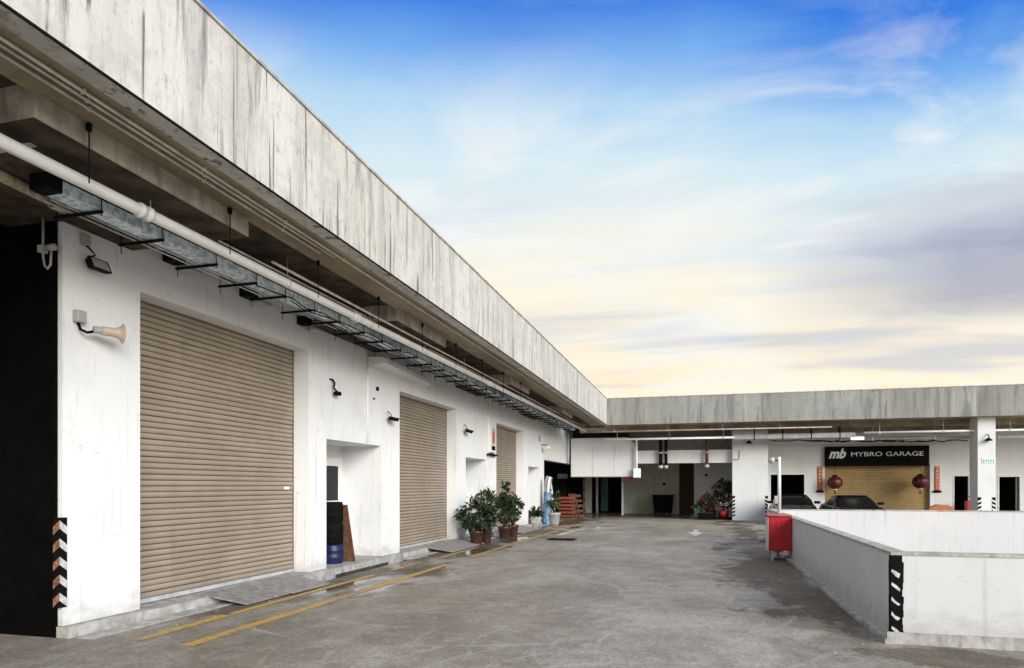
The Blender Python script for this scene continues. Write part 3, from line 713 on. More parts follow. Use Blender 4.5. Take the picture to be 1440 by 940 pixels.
MB().tube([c+Vector((-.05, -.02, .04)), c+Vector((-.2, -.15, .18)), c+Vector((-.32, -.22, .26)), c+Vector((-.45, -.55, .27)), c+Vector((-.75, -.62, .27))], .013, 8).build('branch_pipe', M['chrome'], t)
# rusty pipe into the dark bay
a = at_x(0, 247, -6.0); b = at_x(94, 293, -6.0)
a = a+(a-b)*.8
t = pipe_thing('cast_iron_pipe', 'short cream pipe with rust ending above the near wall end', [a, b], .052, M['pipe_rust'], 'pipe')
MB().lathe(b, [(.052, -.16), (.066, -.155), (.066, -.02), (.05, 0)], 14, 'Y').build('socket', M['pipe_rust'], t)
# cross pipe
pipe_thing('stub_pipe', 'short dark stub pipe crossing above the white drain pipe', [(-6.4, 4.35, 4.42), (-5.28, 4.35, 4.42)], .035, M['pipe_grey'], 'pipe')
# faded pink pipe
Xp = -5.05; ya = at_x(383, 368, Xp).y; 
pipe_thing('sprinkler_pipe', 'thin faded pink pipe above the drain pipe', [(Xp, ya, zr(.523, Xp)), (Xp, 31.2, zr(.523, Xp)-.1)], .017, M['pipe_pink'], 'pipe', 8)
# conduits on the soffit
for k, (X, yend, lab) in enumerate(((-4.50, 30.8, 'outermost soffit conduit, the only one running the full length of the eaves'), (-4.57, 7.9, 'middle of three conduits fixed under the near eaves'), (-4.66, 7.7, 'innermost of three conduits fixed under the near eaves'))):
    pts = [(X, y, zb(y)-.022) for y in (-8, 4, 7.6)]
    pts += [(X, yend, zb(yend)-.022)]
    t = pipe_thing('conduit', lab, pts, .012 if k else .013, M['conduit'], 'conduit', 8, 'conduits under the eaves')
    m = MB()
    for j in range(12):
        y = 1.5+j*1.3+.1*k
        if y < yend-.1: m.box(X-.019, X+.019, y, y+.015, zb(y)-.037, zb(y)-.002)
    m.build('saddle', M['conduit'], t)
# galvanised trunking
TX = -5.6; zt0 = zr(.459, TX)+.003; zt1 = zr(.478, TX)
Yt0 = at_x(88, 258, TX).y
t = thing('cable_trunking', (TX, Yt0, zt0), 'blue grey galvanised cable trunking slung below the left eaves', 'cable trunking')
y = Yt0; seg = 2.3
while y < 31:
    y2 = min(y+seg, 31); dz = -.10*(y-Yt0)/26; dz2 = -.10*(y2-Yt0)/26
    m = MB(); m.hexa([(TX-.20, y, zt0+dz), (TX, y, zt0+dz), (TX, y2-.012, zt0+dz2), (TX-.20, y2-.012, zt0+dz2), (TX-.20, y, zt1+dz), (TX, y, zt1+dz), (TX, y2-.012, zt1+dz2), (TX-.20, y2-.012, zt1+dz2)])
    m.box(TX, TX+.004, y+.03, y2-.04, zt1+dz-.012, zt1+dz-.006)
    m.build('trunking_length', M['galv'], t)
    m = MB(); m.box(TX-.002, TX+.007, y2-.05, y2+.03, zt0+dz2-.002, zt1+dz2+.002); m.build('joint_plate', M['galv'], t); y = y2
MB().box(TX-.21, TX+.006, Yt0-.004, Yt0-.15, zt0-.01, zt1+.02).build('end_box', M['steel'], t)
# twin conduits below the trunking
for X, lab in ((-5.86, 'upper of the twin thin conduits behind the trunking'), (-5.95, 'lower of the twin thin conduits nearest the wall')):
    pipe_thing('conduit', lab, [(X, 5.0, zt0+.012), (X, 30.5, zt0-.085)], .011, M['chrome'], 'conduit', 8, 'thin conduits on the brackets')
for X, dz_, m2, lab in ((-5.36, .20, 'steel', 'thin dark conduit high above the trunking, nearest the drain pipe'), (-5.47, .23, 'conduit', 'thin pale conduit above the middle of the trunking'), (-5.72, .25, 'steel', 'thin dark conduit above the wall side of the trunking')):
    pipe_thing('conduit', lab, [(X, 4.6, zt0+dz_), (X, 30.6, zt0+dz_-.1)], .013, M[m2], 'conduit', 8, 'thin conduits on the brackets')
# hanger brackets
def bracket():
    t = thing('trapeze_bracket', (0, 0, 0), 'black steel trapeze bracket holding the cable trunking', 'bracket', 'trapeze brackets under the trunking', local=True)
    MB().bbox(-.56, .035, -.013, .013, -.033, -.005, .003).build('arm', M['steel'], t)
    MB().tube([(.022, 0, -.06), (.022, 0, .32)], .0055, 6).build('rod', M['steel'], t)
    MB().tube([(-.53, 0, -.12), (-.53, 0, .30)], .0055, 6).build('rod', M['steel'], t)
    return t
br = bracket(); note_kids(br)
ys = [yx(px, -5.55) for px in (146, 232, 307, 363, 404, 445, 480, 514, 540)]
while ys[-1] < 30: ys.append(ys[-1]+.78)
for i, y in enumerate(ys):
    o = br if i == 0 else copy_tree(br)
    o.location = (TX, y, zt0-.10*(y-Yt0)/26)
    if i < 9: o['label'] = 'black trapeze bracket under the trunking, %s from the near wall end' % ['first', 'second', 'third', 'fourth', 'fifth', 'sixth', 'seventh', 'eighth', 'ninth'][i]
    else: o['label'] = 'small distant black trapeze bracket under the far half of the trunking'
# anchor hangers from the soffit with black plates
for i in range(9):
    y = 4.2+i*1.75+.3
    t = thing('soffit_hanger', (-4.95, y, zb(y)), 'thin black anchored rod hanging from the eaves soffit, %s from the near end' % ['first', 'second', 'third', 'fourth', 'fifth', 'sixth', 'seventh', 'eighth', 'ninth'][i], 'hanger rod', 'hanger rods along the eaves')
    zz_ = zb(y)-.19 if any(a <= y <= b for a, b in ((4.04, 6.6), (10.5, 12.75), (17.6, 19.6))) else zb(y)
    X = -4.87
    MB().bbox(X-.018, X+.018, y-.018, y+.018, zz_-.06 if zz_ == zb(y) else zb(y)-.07, zb(y)-.004, .004).build('anchor', M['steel'], t)
    MB().tube([(X, y, zb(y)-.06), (X, y, zb(y)-.50)], .006, 6).build('rod', M['steel'], t)
# loose black cables lying along the trunking
for k in range(4):
    X = -5.45-.13*k; pts = []; y = 7.5+k*.9
    while y < 30:
        pts.append((X+random.uniform(-.03, .03), y, zt0-.06-.1*(y-Yt0)/26+random.uniform(-.05, .03))); y += .39
    m = MB().tube(pts, .009, 6); o = m.build('cable', M['rubber' if k % 2 else 'steel'], None, 'black cable sagging between the trapeze brackets', 'cable', 'loose cables between the brackets')
# drooping cable loop near third bracket
pts = [at_x(295, 372, -5.9), at_x(312, 390, -5.95), at_x(330, 398, -6.0), at_x(345, 394, -6.1), at_x(352, 385, -6.2)]
MB().tube(pts, .012, 6).build('cable', M['rubber'], None, 'short black cable loop drooping above the nearest shutter', 'cable')
# wall boxes with lamps below the trunking
for (px, py, s, lab) in ((247, 362, 1., 'dark junction box with small lamp above the left part of the nearest shutter'), (352, 412, 1., 'dark junction box with small lamp above the right part of the nearest shutter'), (430, 452, .9, 'small dark box high on the wall right of the nearest shutter')):
    p = at_x(px, py, WX+.12)
    t = thing('junction_box', p, lab, 'junction box', 'boxes under the trunking')
    MB().bbox(WX, WX+.2, p.y-.1*s, p.y+.1*s, p.z-.07*s, p.z+.08*s, .01).build('housing', M['steel'], t)
    MB().bbox(WX+.10, WX+.26, p.y+.05, p.y+.33, p.z-.135, p.z-.085, .01).build('lamp', M['greybox'], t)
# hanging flex and socket at the dark bay edge
p = at_x(60, 352, -6.62)
t = thing('hanging_socket', p, 'grey hanging cable loop with switch box at the edge of the dark bay', 'cable')
MB().tube([(p.x, YS-.12, 4.5), (p.x, YS-.12, p.z+.02), (p.x, YS-.12, p.z-.06), (p.x+.02, YS-.12, p.z-.16), (p.x+.06, YS-.12, p.z-.2), (p.x+.1, YS-.12, p.z-.16), (p.x+.11, YS-.12, p.z)], .012, 7).build('cable', M['greybox'], t)
MB().bbox(p.x-.04, p.x+.03, YS-.16, YS-.08, p.z-.03, p.z+.05, .008).build('box', M['greybox'], t)
MB().lathe((p.x+.11, YS-.12, p.z+.02), [(0, -.05), (.035, -.05), (.035, .05), (0, .05)], 10, 'X').build('socket', M['greybox'], t)

# ================================================================== WALL FITTINGS
def floodlight(p, s, label, flip=1, boxed=True, tilt=.6):
    t = thing('floodlight', p, label, 'floodlight', local=True)
    t.location = p
    if boxed: MB().bbox(0, .07*s, -.06*s, .06*s, .05*s, .20*s, .01).build('junction_box', M['greybox'], t)
    MB().tube([(.04*s, .0, .06*s), (.10*s, .02*s, -.0), (.13*s, .06*s*flip, -.06*s), (.05*s, .03*s*flip, -.09*s)], .012*s, 7).build('bracket', M['rubber'], t)
    hd = MB(); a = Matrix.Rotation(tilt, 3, 'Y')
    q = [a @ Vector(v) for v in [(.0, -.13*s, -.045*s), (.12*s, -.13*s, -.045*s), (.12*s, .13*s, -.045*s), (.0, .13*s, -.045*s), (-.01*s, -.15*s, .045*s), (.16*s, -.15*s, .045*s), (.16*s, .15*s, .045*s), (-.01*s, .15*s, .045*s)]]
    off = Vector((.10*s, .10*s*flip, -.12*s)); hd.hexa([v+off for v in q]); h = hd.build('lamp_head', M['steel'], t)
    g_ = MB(); q = [a @ Vector(v)+off for v in [(.01*s, -.12*s, .047*s), (.14*s, -.12*s, .047*s), (.14*s, .12*s, .047*s), (.01*s, .12*s, .047*s), (.01*s, -.12*s, .052*s), (.14*s, -.12*s, .052*s), (.14*s, .12*s, .052*s), (.01*s, .12*s, .052*s)]]
    g_.hexa(q).build('glass', M['greybox'], h)
    return t
floodlight(at_x(117, 352, WX), .85, 'black floodlight with grey box high on the near white wall', tilt=1.15)
# horn loudspeaker
p = at_x(108, 452, WX)
t = thing('horn_speaker', p, 'beige horn loudspeaker on the near white wall, under the floodlight', 'loudspeaker', local=True); t.location = p
MB().bbox(0, .08, -.06, .06, -.02, .11, .01).build('junction_box', M['greybox'], t)
MB().tube([(.03, -.01, -.02), (.05, 0, -.09), (.10, .04, -.12), (.13, .09, -.10)], .015, 8).build('bracket', M['rubber'], t)
cc = (.15, .1, -.08)
MB().lathe(cc, [(0, -.03), (.045, -.03), (.05, 0), (.05, .10), (.04, .11)], 18, 'Y').build('driver', M['greybox'], t); hornparts = [sc.objects[-1]]
MB().lathe(cc, [(.04, .07), (.06, .08), (.062, .14), (.064, .20), (.070, .25), (.086, .29), (.115, .315), (.135, .325), (.138, .335), (.12, .33), (.07, .27), (.03, .13)], 20, 'Y').build('horn', M['beige'], t); hornparts.append(sc.objects[-1])
for o in hornparts:
    rm = Matrix.Rotation(R(-28), 4, 'Z'); T = Matrix.Translation(Vector(cc)); o.data.transform(T @ Matrix.Scale(.8, 4) @ rm @ T.inverted())
# bare bracket, conduit line, dots, second floodlights
p = at_x(466, 543, WX)
t = thing('camera_bracket', p, 'black bent camera bracket beside the nearest shutter', 'camera bracket', local=True); t.location = p
MB().bbox(0, .02, -.07, .03, .10, .13, .004).build('plate', M['rubber'], t)
MB().tube([(.02, 0, .12), (.06, .01, .05), (.05, .0, -.04), (.09, .04, -.10)], .018, 8).build('arm', M['rubber'], t)
MB().bbox(.04, .14, .0, .13, -.17, -.10, .012).build('camera', M['rubber'], t)
a = at_x(517, 492, WX+.02); b = at_x(518, 622, WX+.02)
t = pipe_thing('downpipe', 'thin vertical white conduit beside the first doorway', [(a.x, a.y, a.z), (a.x, a.y, b.z)], .022, M['pipe'], 'conduit', 8)
a2 = at_x(687, 580, WX+.02)
pipe_thing('downpipe', 'thin vertical white conduit beside the hanging notice board', [(a2.x, a2.y, 4.3), (a2.x, a2.y, 2.5)], .025, M['pipe'], 'conduit', 8)
for (px, py, s, nm, lab) in ((530, 547, .045, 'wall_vent', 'small round black wall socket left of the second shutter'), (525, 561, .02, 'wall_vent', 'tiny black hole below the round wall socket')):
    p = at_x(px, py, WX); MB().lathe(p, [(s, 0), (s, .03), (0, .03)], 14, 'X').build(nm, M['rubber'], None, lab, 'socket')
floodlight(at_x(543, 582, WX), .85, 'slim black floodlight left of the second shutter', 1, False, .2)
floodlight(at_x(651, 600, WX), .95, 'grey floodlight right of the second shutter', 1, False, .3)
# small door bell box by third shutter
p = at_x(732, 689, WX-.15); MB().bbox(p.x, p.x+.05, p.y-.05, p.y+.05, p.z-.08, p.z+.06, .01).build('switch_box', M['steel'], None, 'small black switch box on the reveal of the farthest shutter', 'switch')
# white domes at wall end
p = at_x(766, 628, WX+.1)
t = thing('security_camera', p, 'white security camera at the far end of the left wall', 'security camera')
MB().tube([(WX, p.y-.2, p.z+.05), (WX+.2, p.y-.2, p.z+.05), (WX+.26, p.y-.2, p.z)], .02, 7).build('arm', M['steel'], t)
MB().bbox(WX+.17, WX+.37, p.y-.32, p.y-.05, p.z-.14, p.z, .03).build('housing', M['white_pl'], t)
p = at_x(758, 617, WX)
MB().lathe(p, [(.13, 0), (.13, .04), (.09, .06), (0, .06)], 16, 'X').build('alarm_bell', M['greybox'], None, 'round grey alarm bell near the far end of the left wall', 'alarm bell')
# board
a = at_x(688, 640, WX+.05); b = at_x(697, 599, WX+.05)
t = thing('notice_board', a, 'tall white notice board with orange print beside the farthest shutter', 'sign')
MB().bbox(WX+.03, WX+.09, a.y, b.y-.05, a.z+.08, b.z, .01).build('board', M['white_pl'], t)
MB().box(WX+.09, WX+.094, a.y+.16, b.y-.2, a.z+.33, b.z-.12).build('print', M['beige'], t)
MB().box(WX+.094, WX+.097, a.y+.22, b.y-.27, a.z+.40, b.z-.22).build('print', M['orange'], t)
MB().box(WX+.09, WX+.095, a.y+.14, b.y-.18, a.z+.16, a.z+.3).build('print', M['rubber'], t)
MB().bbox(WX+.01, WX+.12, a.y-.15, b.y+.03, a.z-.02, a.z+.04, .01).build('shelf', M['rubber'], t)

# red wall sign
p = at_y(883.5, 674.5, 33.55)
MB().bbox(p.x-.26, p.x+.24, 33.5, 33.54, p.z-.10, p.z+.09, .005).build('red_sign', M['red_dark'], None, 'small dark red sign below the white hanging bulkhead', 'sign')

# ================================================================== RAMP PLATES
def ramp_plate(y0, y1, label, dz=0., xo=-5.86):
    m = MB(); x0, x1 = WX-.02, xo
    m.prism([(x0, y0, ST+.012+dz), (x0, y0, ST+.03+dz), (x1, y0+.08, .035), (x1, y0+.08, .015)], (0, y1-y0, 0))
    m.build('ramp_plate', M['plate'], None, label, 'ramp plate', 'loading ramp plates at the shutters')
y1 = at_z(437, 826).y
ramp_plate(7.75, 8.75, 'near one of the two grey steel ramp plates at the nearest shutter', .0, -5.84)
ramp_plate(8.77, 9.8, 'far one of the two grey steel ramp plates at the nearest shutter', .004, -5.80)
ramp_plate(15.3, 16.5, 'nearer grey ramp plate in front of the second shutter', .0, -5.75)
ramp_plate(16.53, 17.8, 'farther grey ramp plate in front of the second shutter', .004, -5.75)
ramp_plate(22.0, 24.6, 'distant grey ramp plate in front of the farthest shutter', .0, -5.75)
# low cable ramp / grate in road
A = at_z(790, 759)
t = thing('road_grate', A, 'dark iron drain grate in the roadway left of centre', 'drain grate')
MB().box(A.x-.42, A.x+.42, A.y-.4, A.y+.4, .001, .006).build('frame', M['steel'], t)
for i in range(8): MB().box(A.x-.38+i*.1, A.x-.34+i*.1, A.y-.36, A.y+.36, .0065, .016).build('bar', M['steel'], t)

# ================================================================== PLANTS
def leaves(m, c, rad, n, size, flat=.75, core=.25, droop=.2):
    c = Vector(c)
    tips = []
    ncl = max(10, n//28)
    for i in range(ncl):
        while True:
            d = Vector((random.uniform(-1, 1), random.uniform(-1, 1), random.uniform(-.75, 1)))
            if .05 < d.length < 1: break
        f = d.length**.4*random.uniform(.75, 1.12); d = d.normalized()
        tips.append((c+Vector((d.x*rad[0], d.y*rad[1], d.z*rad[2]))*1*f - (Vector((0, 0, 0))) if False else Vector((c.x+d.x*rad[0]*f, c.y+d.y*rad[1]*f, c.z+d.z*rad[2]*f)), d))
    for i in range(n):
        tp, d = tips[i % ncl]
        p = tp+Vector((random.gauss(0, .35), random.gauss(0, .35), random.gauss(0, .35)))*min(rad)*.42
        dr = (d+Vector((random.uniform(-1, 1), random.uniform(-1, 1), random.uniform(-.8, .8)))).normalized()
        dr.z -= droop; dr.normalize()
        up = Vector((random.uniform(-1, 1), random.uniform(-1, 1), random.uniform(.2, 1.5))); sd_ = dr.cross(up).normalized(); nn = sd_.cross(dr)
        s = size*random.uniform(.6, 1.3); wv = s*.27
        m.add([p, p+dr*s*.45+sd_*wv-nn*.04*s, p+dr*s-nn*.14*s, p+dr*s*.45-sd_*wv-nn*.04*s, p+dr*s*.5+nn*.03*s], [(0, 1, 4), (1, 2, 4), (2, 3, 4), (3, 0, 4)])
    return tips
def shrub(pos, potr, poth, rad, cz, n, size, label, leafm_='leaf', potm='terracotta', group=None, spike=0):
    pos = Vector(pos); t = thing('potted_shrub', pos, label, 'potted plant', group)
    MB().lathe(pos, [(0, 0), (potr*.72, 0), (potr*.78, .02), (potr*.97, poth*.8), (potr*1.06, poth*.82), (potr*1.08, poth), (potr*.95, poth), (potr*.92, poth*.9)], 22).build('pot', M[potm], t)
    MB().lathe(pos, [(potr*.93, poth*.88), (potr*.5, poth*.93), (0, poth*.94)], 14).build('soil', M['soil'], t)
    m = MB(); c = pos+Vector((0, 0, cz)); tips = leaves(m, c, rad, n, size)
    if spike:
        for j in range(3): leaves(m, pos+Vector((random.uniform(-.1, .1), random.uniform(-.1, .1), cz+rad[2]+spike*(.25+.3*j))), (.12, .12, .18), n//14, size*.9)
    m.build('foliage', M[leafm_], t, kind='leaf')
    s = MB()
    for tp, d in tips[:34]:
        q = pos+Vector((random.uniform(-.05, .05), random.uniform(-.05, .05), poth*.9)); mid = q.lerp(tp, .5)+Vector((0, 0, .08))
        s.tube([q, mid, tp], [.012, .008, .003], 5)
    s.build('stems', M['stem'], t)
    return t
G = 'potted shrubs on the kerb between the shutters'
P1 = at_z(670, 767); P2 = at_z(685, 765); P3 = at_z(706, 757); P4 = at_z(719, 755.5)
shrub(P1, .19, .40, (.46, .44, .38), .80, 1500, .12, 'wide dark green shrub in a brown clay pot, nearest of the row', group=G)
shrub((P2.x-.12, P2.y+.25, 0), .18, .42, (.26, .34, .50), 1.0, 900, .12, 'paler green shrub in a brown pot just behind the nearest one', 'leaf_pale', group=G)
shrub((P3.x+.08, P3.y, 0), .20, .36, (.27, .34, .44), .90, 1000, .12, 'bushy dark shrub in a brown pot in front of the farthest shutter', group=G, spike=.28)
shrub((P4.x, P4.y+.2, 0), .17, .38, (.25, .32, .38), .88, 700, .12, 'dark shrub in a small brown pot on the right of the row', group=G)
# trailing small plant at px 752
P5 = at_z(752, 741)
t = thing('yucca_plant', P5, 'low spiky dark plant in a pale grey tub beside the last doorway', 'potted plant')
MB().lathe(P5, [(0, 0), (.22, 0), (.27, .3), (.29, .42), (.25, .42), (.24, .4)], 16).build('pot', M['kerb'], t)
MB().lathe(P5, [(.245, .38), (0, .4)], 12).build('soil', M['soil'], t)
m = MB()
for i in range(60):
    a = random.uniform(0, 6.28); e = random.uniform(.05, 1.2); l = random.uniform(.35, .62); dr = Vector((math.cos(a)*math.cos(e), math.sin(a)*math.cos(e), math.sin(e)))
    b = P5+Vector((0, 0, .4)); sdv = Vector((-math.sin(a), math.cos(a), 0))*.035
    m.add([b-sdv, b+sdv, b+dr*l*.6+sdv*.9+Vector((0, 0, .03)), b+dr*l-Vector((0, 0, .10)), b+dr*l*.6-sdv*.9+Vector((0, 0, .03))], [(0, 1, 2, 3, 4)])
m.build('foliage', M['leaf'], t, kind='leaf')
P6 = at_z(779, 738)
shrub(P6, .26, .5, (.30, .30, .5), 1.05, 500, .16, 'slender green plant in a square grey pot near the blue bundle', 'leaf_pale', 'greybox')

# ================================================================== THINGS IN THE FIRST DOORWAY
X0 = -6.85; Yd = ops[1][0]
yb_ = yx(468, X0)
MB_ = MB()
t = thing('plastic_drum', (X0, yb_, ST), 'dark blue plastic drum at the foot of the stack in the first doorway', 'drum', 'drums stacked in the first doorway')
prof = lambda r, h: [(0, 0), (r*.93, 0), (r, .02), (r, h*.3), (r*1.03, h*.32), (r*1.03, h*.36), (r, h*.38), (r, h*.64), (r*1.03, h*.66), (r*1.03, h*.70), (r, h*.72), (r, h-.03), (r*.93, h), (0, h)]
MB().lathe((X0, yb_, ST), prof(.20, .36), 24).build('body', M['blue'], t); MB().lathe((X0, yb_, ST+.36), [(.185, -.02), (.185, .012), (0, .012)], 20).build('lid', M['steel'], t)
for k, (z, h, lab) in enumerate(((.373, .40, 'middle black plastic drum of the stack in the first doorway'), (.786, .38, 'topmost black plastic drum of the stack in the first doorway'))):
    t = thing('plastic_drum', (X0, yb_, ST+z), lab, 'drum', 'drums stacked in the first doorway')
    MB().lathe((X0, yb_, ST+z), prof(.195, h), 24).build('body', M['rubber'], t); MB().lathe((X0, yb_, ST+z+h), [(.18, -.02), (.18, .012), (0, .012)], 20).build('lid', M['steel'], t)
yb2 = yx(484, -6.8)
t = thing('leaning_board', (-6.8, yb2, ST), 'brown timber board leaning beside the stacked drums in the first doorway', 'board')
m = MB(); m.hexa([(-6.95, yb2-.02, ST), (-6.62, yb2+.0, ST), (-6.62, yb2+.05, ST), (-6.95, yb2+.03, ST), (-6.95, yb2-.26, ST+1.1), (-6.66, yb2-.24, ST+1.12), (-6.66, yb2-.19, ST+1.12), (-6.95, yb2-.21, ST+1.1)]); m.build('panel', M['wood_dark'], t)
m = MB(); m.hexa([(-6.62, yb2+.0, ST), (-6.58, yb2+.0, ST), (-6.58, yb2+.05, ST), (-6.62, yb2+.05, ST), (-6.66, yb2-.24, ST+1.12), (-6.62, yb2-.24, ST+1.12), (-6.62, yb2-.19, ST+1.12), (-6.66, yb2-.19, ST+1.12)]); m.build('edge_strip', M['wood'], t)

# ================================================================== CLUTTER AT THE FAR END OF THE LEFT WALL
M['tray_red'] = mat('faded_brick_red_plastic', (.26, .04, .025), .6, .3, 12)
Pc = at_z(797, 731)
t = thing('crate_stack', Pc, 'stack of red trays on an orange timber pallet by the dark opening', 'crate stack')
xc, yc = Pc.x, Pc.y
for i in range(6):
    z = .12+i*.17; nm = 'tray'
    MB().bbox(xc-.36, xc+.36, yc-.3, yc+.3, z, z+.115, .02).build(nm, M['tray_red' if i % 2 else 'wood'] if i else M['wood'], t)
for i in range(3): MB().box(xc-.42, xc+.42, yc-.35+i*.27, yc-.25+i*.27, 0, .1).build('pallet_board', M['wood'], t)
for k, px in enumerate((809, 813, 817)):
    q = at_z(px+1, 729); t = thing('leaning_pallet', q, ['first orange timber pallet leaning right of the red trays', 'middle orange timber pallet leaning right of the red trays', 'last orange timber pallet leaning right of the red trays'][k], 'pallet', 'timber pallets leaning near the dark opening')
    for j in range(5):
        z = .05+j*.25; off = -.22*z/1.2
        MB().box(q.x-.06+off, q.x+.06+off, q.y-.5, q.y+.5, z, z+.13).build('board', M['wood'], t)
    MB().hexa([(q.x-.03, q.y-.52, 0), (q.x+.02, q.y-.52, 0), (q.x+.02, q.y-.45, 0), (q.x-.03, q.y-.45, 0), (q.x-.3, q.y-.52, 1.25), (q.x-.25, q.y-.52, 1.25), (q.x-.25, q.y-.45, 1.25), (q.x-.3, q.y-.45, 1.25)]).build('runner', M['wood'], t)
q = at_z(769.5, 738)
t = thing('wrapped_bundle', q, 'tall pale blue wrapped bundle standing at the wall end', 'bundle')
m = MB(); m.tube([(q.x, q.y, 0), (q.x-.02, q.y, .4), (q.x+.02, q.y, .9), (q.x, q.y, 1.35)], [.16, .17, .16, .15], 9, smooth=False); m.build('wrapping', M['blue_pale'], t)
m = MB(); m.tube([(q.x, q.y, 1.35), (q.x+.04, q.y, 1.8), (q.x+.1, q.y, 2.0)], [.14, .15, .13], 9, smooth=False); m.build('plastic_top', M['alu'], t)
q = at_z(778, 733); 
MB().prism([(q.x, q.y, 0), (q.x+.06, q.y, 0), (q.x-.2, q.y, 1.9), (q.x-.26, q.y, 1.9)], (0, .5, 0)).build('white_board', M['white_pl'], None, 'narrow white board leaning behind the blue bundle', 'board')
q = at_z(790, 728)
t = thing('shelf_unit', (q.x, q.y+1, 0), 'dark shelf unit with pale box in the shadow behind the red trays', 'shelf')
for i in range(4): MB().box(q.x-.7, q.x+1.0, q.y+1, q.y+1.5, .3+i*.55, .34+i*.55).build('shelf', M['dark'], t)
for xx in (q.x-.7, q.x+.96): MB().box(xx, xx+.04, q.y+1.001, q.y+1.05, 0, 2.1).build('upright', M['steel'], t)
MB().bbox(q.x-.45, q.x+.05, q.y+1.05, q.y+1.4, 1.99, 2.25, .01).build('pale_box', M['greybox'], None, 'pale grey box on top of the dark shelf unit', 'box')

# bins and plants in the recess
q = at_z(932, 725)
t = thing('wheelie_bin', q, 'large black rubbish container in the recess', 'rubbish bin')
hw = 14.2/F*37.3
m = MB(); m.hexa([(q.x-hw*.86, q.y, .12), (q.x+hw*.86, q.y, .12), (q.x+hw*.86, q.y+.7, .12), (q.x-hw*.86, q.y+.7, .12), (q.x-hw, q.y-.06, 1.02), (q.x+hw, q.y-.06, 1.02), (q.x+hw, q.y+.76, 1.02), (q.x-hw, q.y+.76, 1.02)]); m.build('body', M['rubber'], t)
MB().bbox(q.x-hw-.03, q.x+hw+.03, q.y-.1, q.y+.8, 1.02, 1.12, .03).build('lid', M['steel'], t)
for sx in (-1, 1): MB().lathe((q.x+sx*hw*.7, q.y+.1, .09), [(0, -.03), (.09, -.03), (.09, .03), (0, .03)], 14, 'X').build('wheel', M['steel'], t)
# red flowering planters
q = at_z(994, 731)
t = thing('flower_planter', q, 'low planter of dark red and green foliage left of the flower tower', 'potted plant')
MB().bbox(q.x-.42, q.x+.42, q.y-.25, q.y+.25, 0, .3, .02).build('box', M['rubber'], t)
m = MB(); leaves(m, (q.x, q.y, .72), (.46, .35, .42), 900, .13); m.build('foliage', M['leaf'], t, kind='leaf')
m = MB(); leaves(m, (q.x, q.y-.05, .78), (.47, .38, .42), 620, .12); m.build('red_foliage', M['leaf_red'], t, kind='leaf')
q = at_z(1017, 731)
t = thing('flower_tower', q, 'tall tower of dark red flowers above a red pot beside the wide pier', 'potted plant')
MB().lathe(q, [(0, .12), (.2, .12), (.28, .42), (.26, .42), (0, .4)], 16).build('pot', M['red'], t)
MB().bbox(q.x-.45, q.x+.38, q.y-.2, q.y+.3, 0, .12, .02).build('base', M['rubber'], t)
m = MB(); leaves(m, (q.x, q.y+.1, 1.25), (.42, .32, .72), 1400, .14); m.build('foliage', M['leaf'], t, kind='leaf')
m = MB(); leaves(m, (q.x, q.y+.02, 1.1), (.44, .34, .62), 800, .13); m.build('red_foliage', M['leaf_red'], t, kind='leaf')
m = MB(); leaves(m, (q.x+.05, q.y-.05, .95), (.34, .3, .42), 90, .10); m.build('pale_flowers', M['white_pl'], t, kind='leaf')
MB().tube([(q.x, q.y+.1, .3), (q.x, q.y+.1, 1.7)], .03, 6).build('stems', M['stem'], t)
# little fittings on the recess walls
for (px, py, Y, s, lab) in ((993, 668.5, 37, .07, 'round dark fitting high on the recess wall above the red plants'), (994, 692.5, 37, .04, 'small dark fitting on the recess wall just above the red planter'), (934, 681, 40, .08, 'dark oval fitting on the recess wall above the rubbish container')):
    p = at_y(px, py, Y); MB().lathe((p.x, p.y, p.z), [(s, 0), (s, -.05), (0, -.05)], 12, 'Y').build('wall_fitting', M['steel'], None, lab, 'wall fitting')

# vertical dark riser pipes in front of the lintel
for (px, mm, r, y1_, lab) in ((929, 'steel', .085, 658, 'left one of two dark vertical riser pipes at the white lintel'), (936.5, 'steel', .075, 658, 'right one of two dark vertical riser pipes at the white lintel'), (994, 'wood', .075, 657, 'reddish brown vertical riser pipe at the white lintel')):
    a = at_y(px, 616, 33.7); b = at_y(px, y1_, 33.7)
    t = thing('riser_pipe', (b.x, b.y, b.z), lab, 'pipe', 'riser pipes at the lintel')
    MB().tube([(b.x, b.y, a.z), (b.x, b.y, b.z+.08)], r, 10).build('pipe', M[mm], t)
    MB().lathe((b.x, b.y, b.z), [(0, -.05), (r*.9, -.05), (r*1.5, 0), (r*1.5, .1), (r, .12)], 10).build('flange', M['chrome'], t)
    MB().lathe((b.x, b.y, (a.z+b.z)/2), [(r, -.04), (r*1.3, -.04), (r*1.3, .04), (r, .04)], 10).build('collar', M['chrome'], t)
a = at_y(895, 618, 33.4); b = at_y(895, 662, 33.4)
t = pipe_thing('white_downpipe', 'white downpipe at the right end of the hanging bulkhead', [a, (a.x, a.y, b.z)], .06, M['pipe'], 'pipe')
MB().bbox(a.x-.15, a.x+.2, 33.3, 33.55, b.z-.35, b.z+.1, .02).build('trap', M['pipe'], t)
a = at_x(801, 612, WX+.08); pipe_thing('white_downpipe', 'white downpipe at the far end of the left upper wall', [(a.x, a.y-.3, 4.3), (a.x, a.y-.3, 2.7)], .06, M['pipe'], 'pipe')

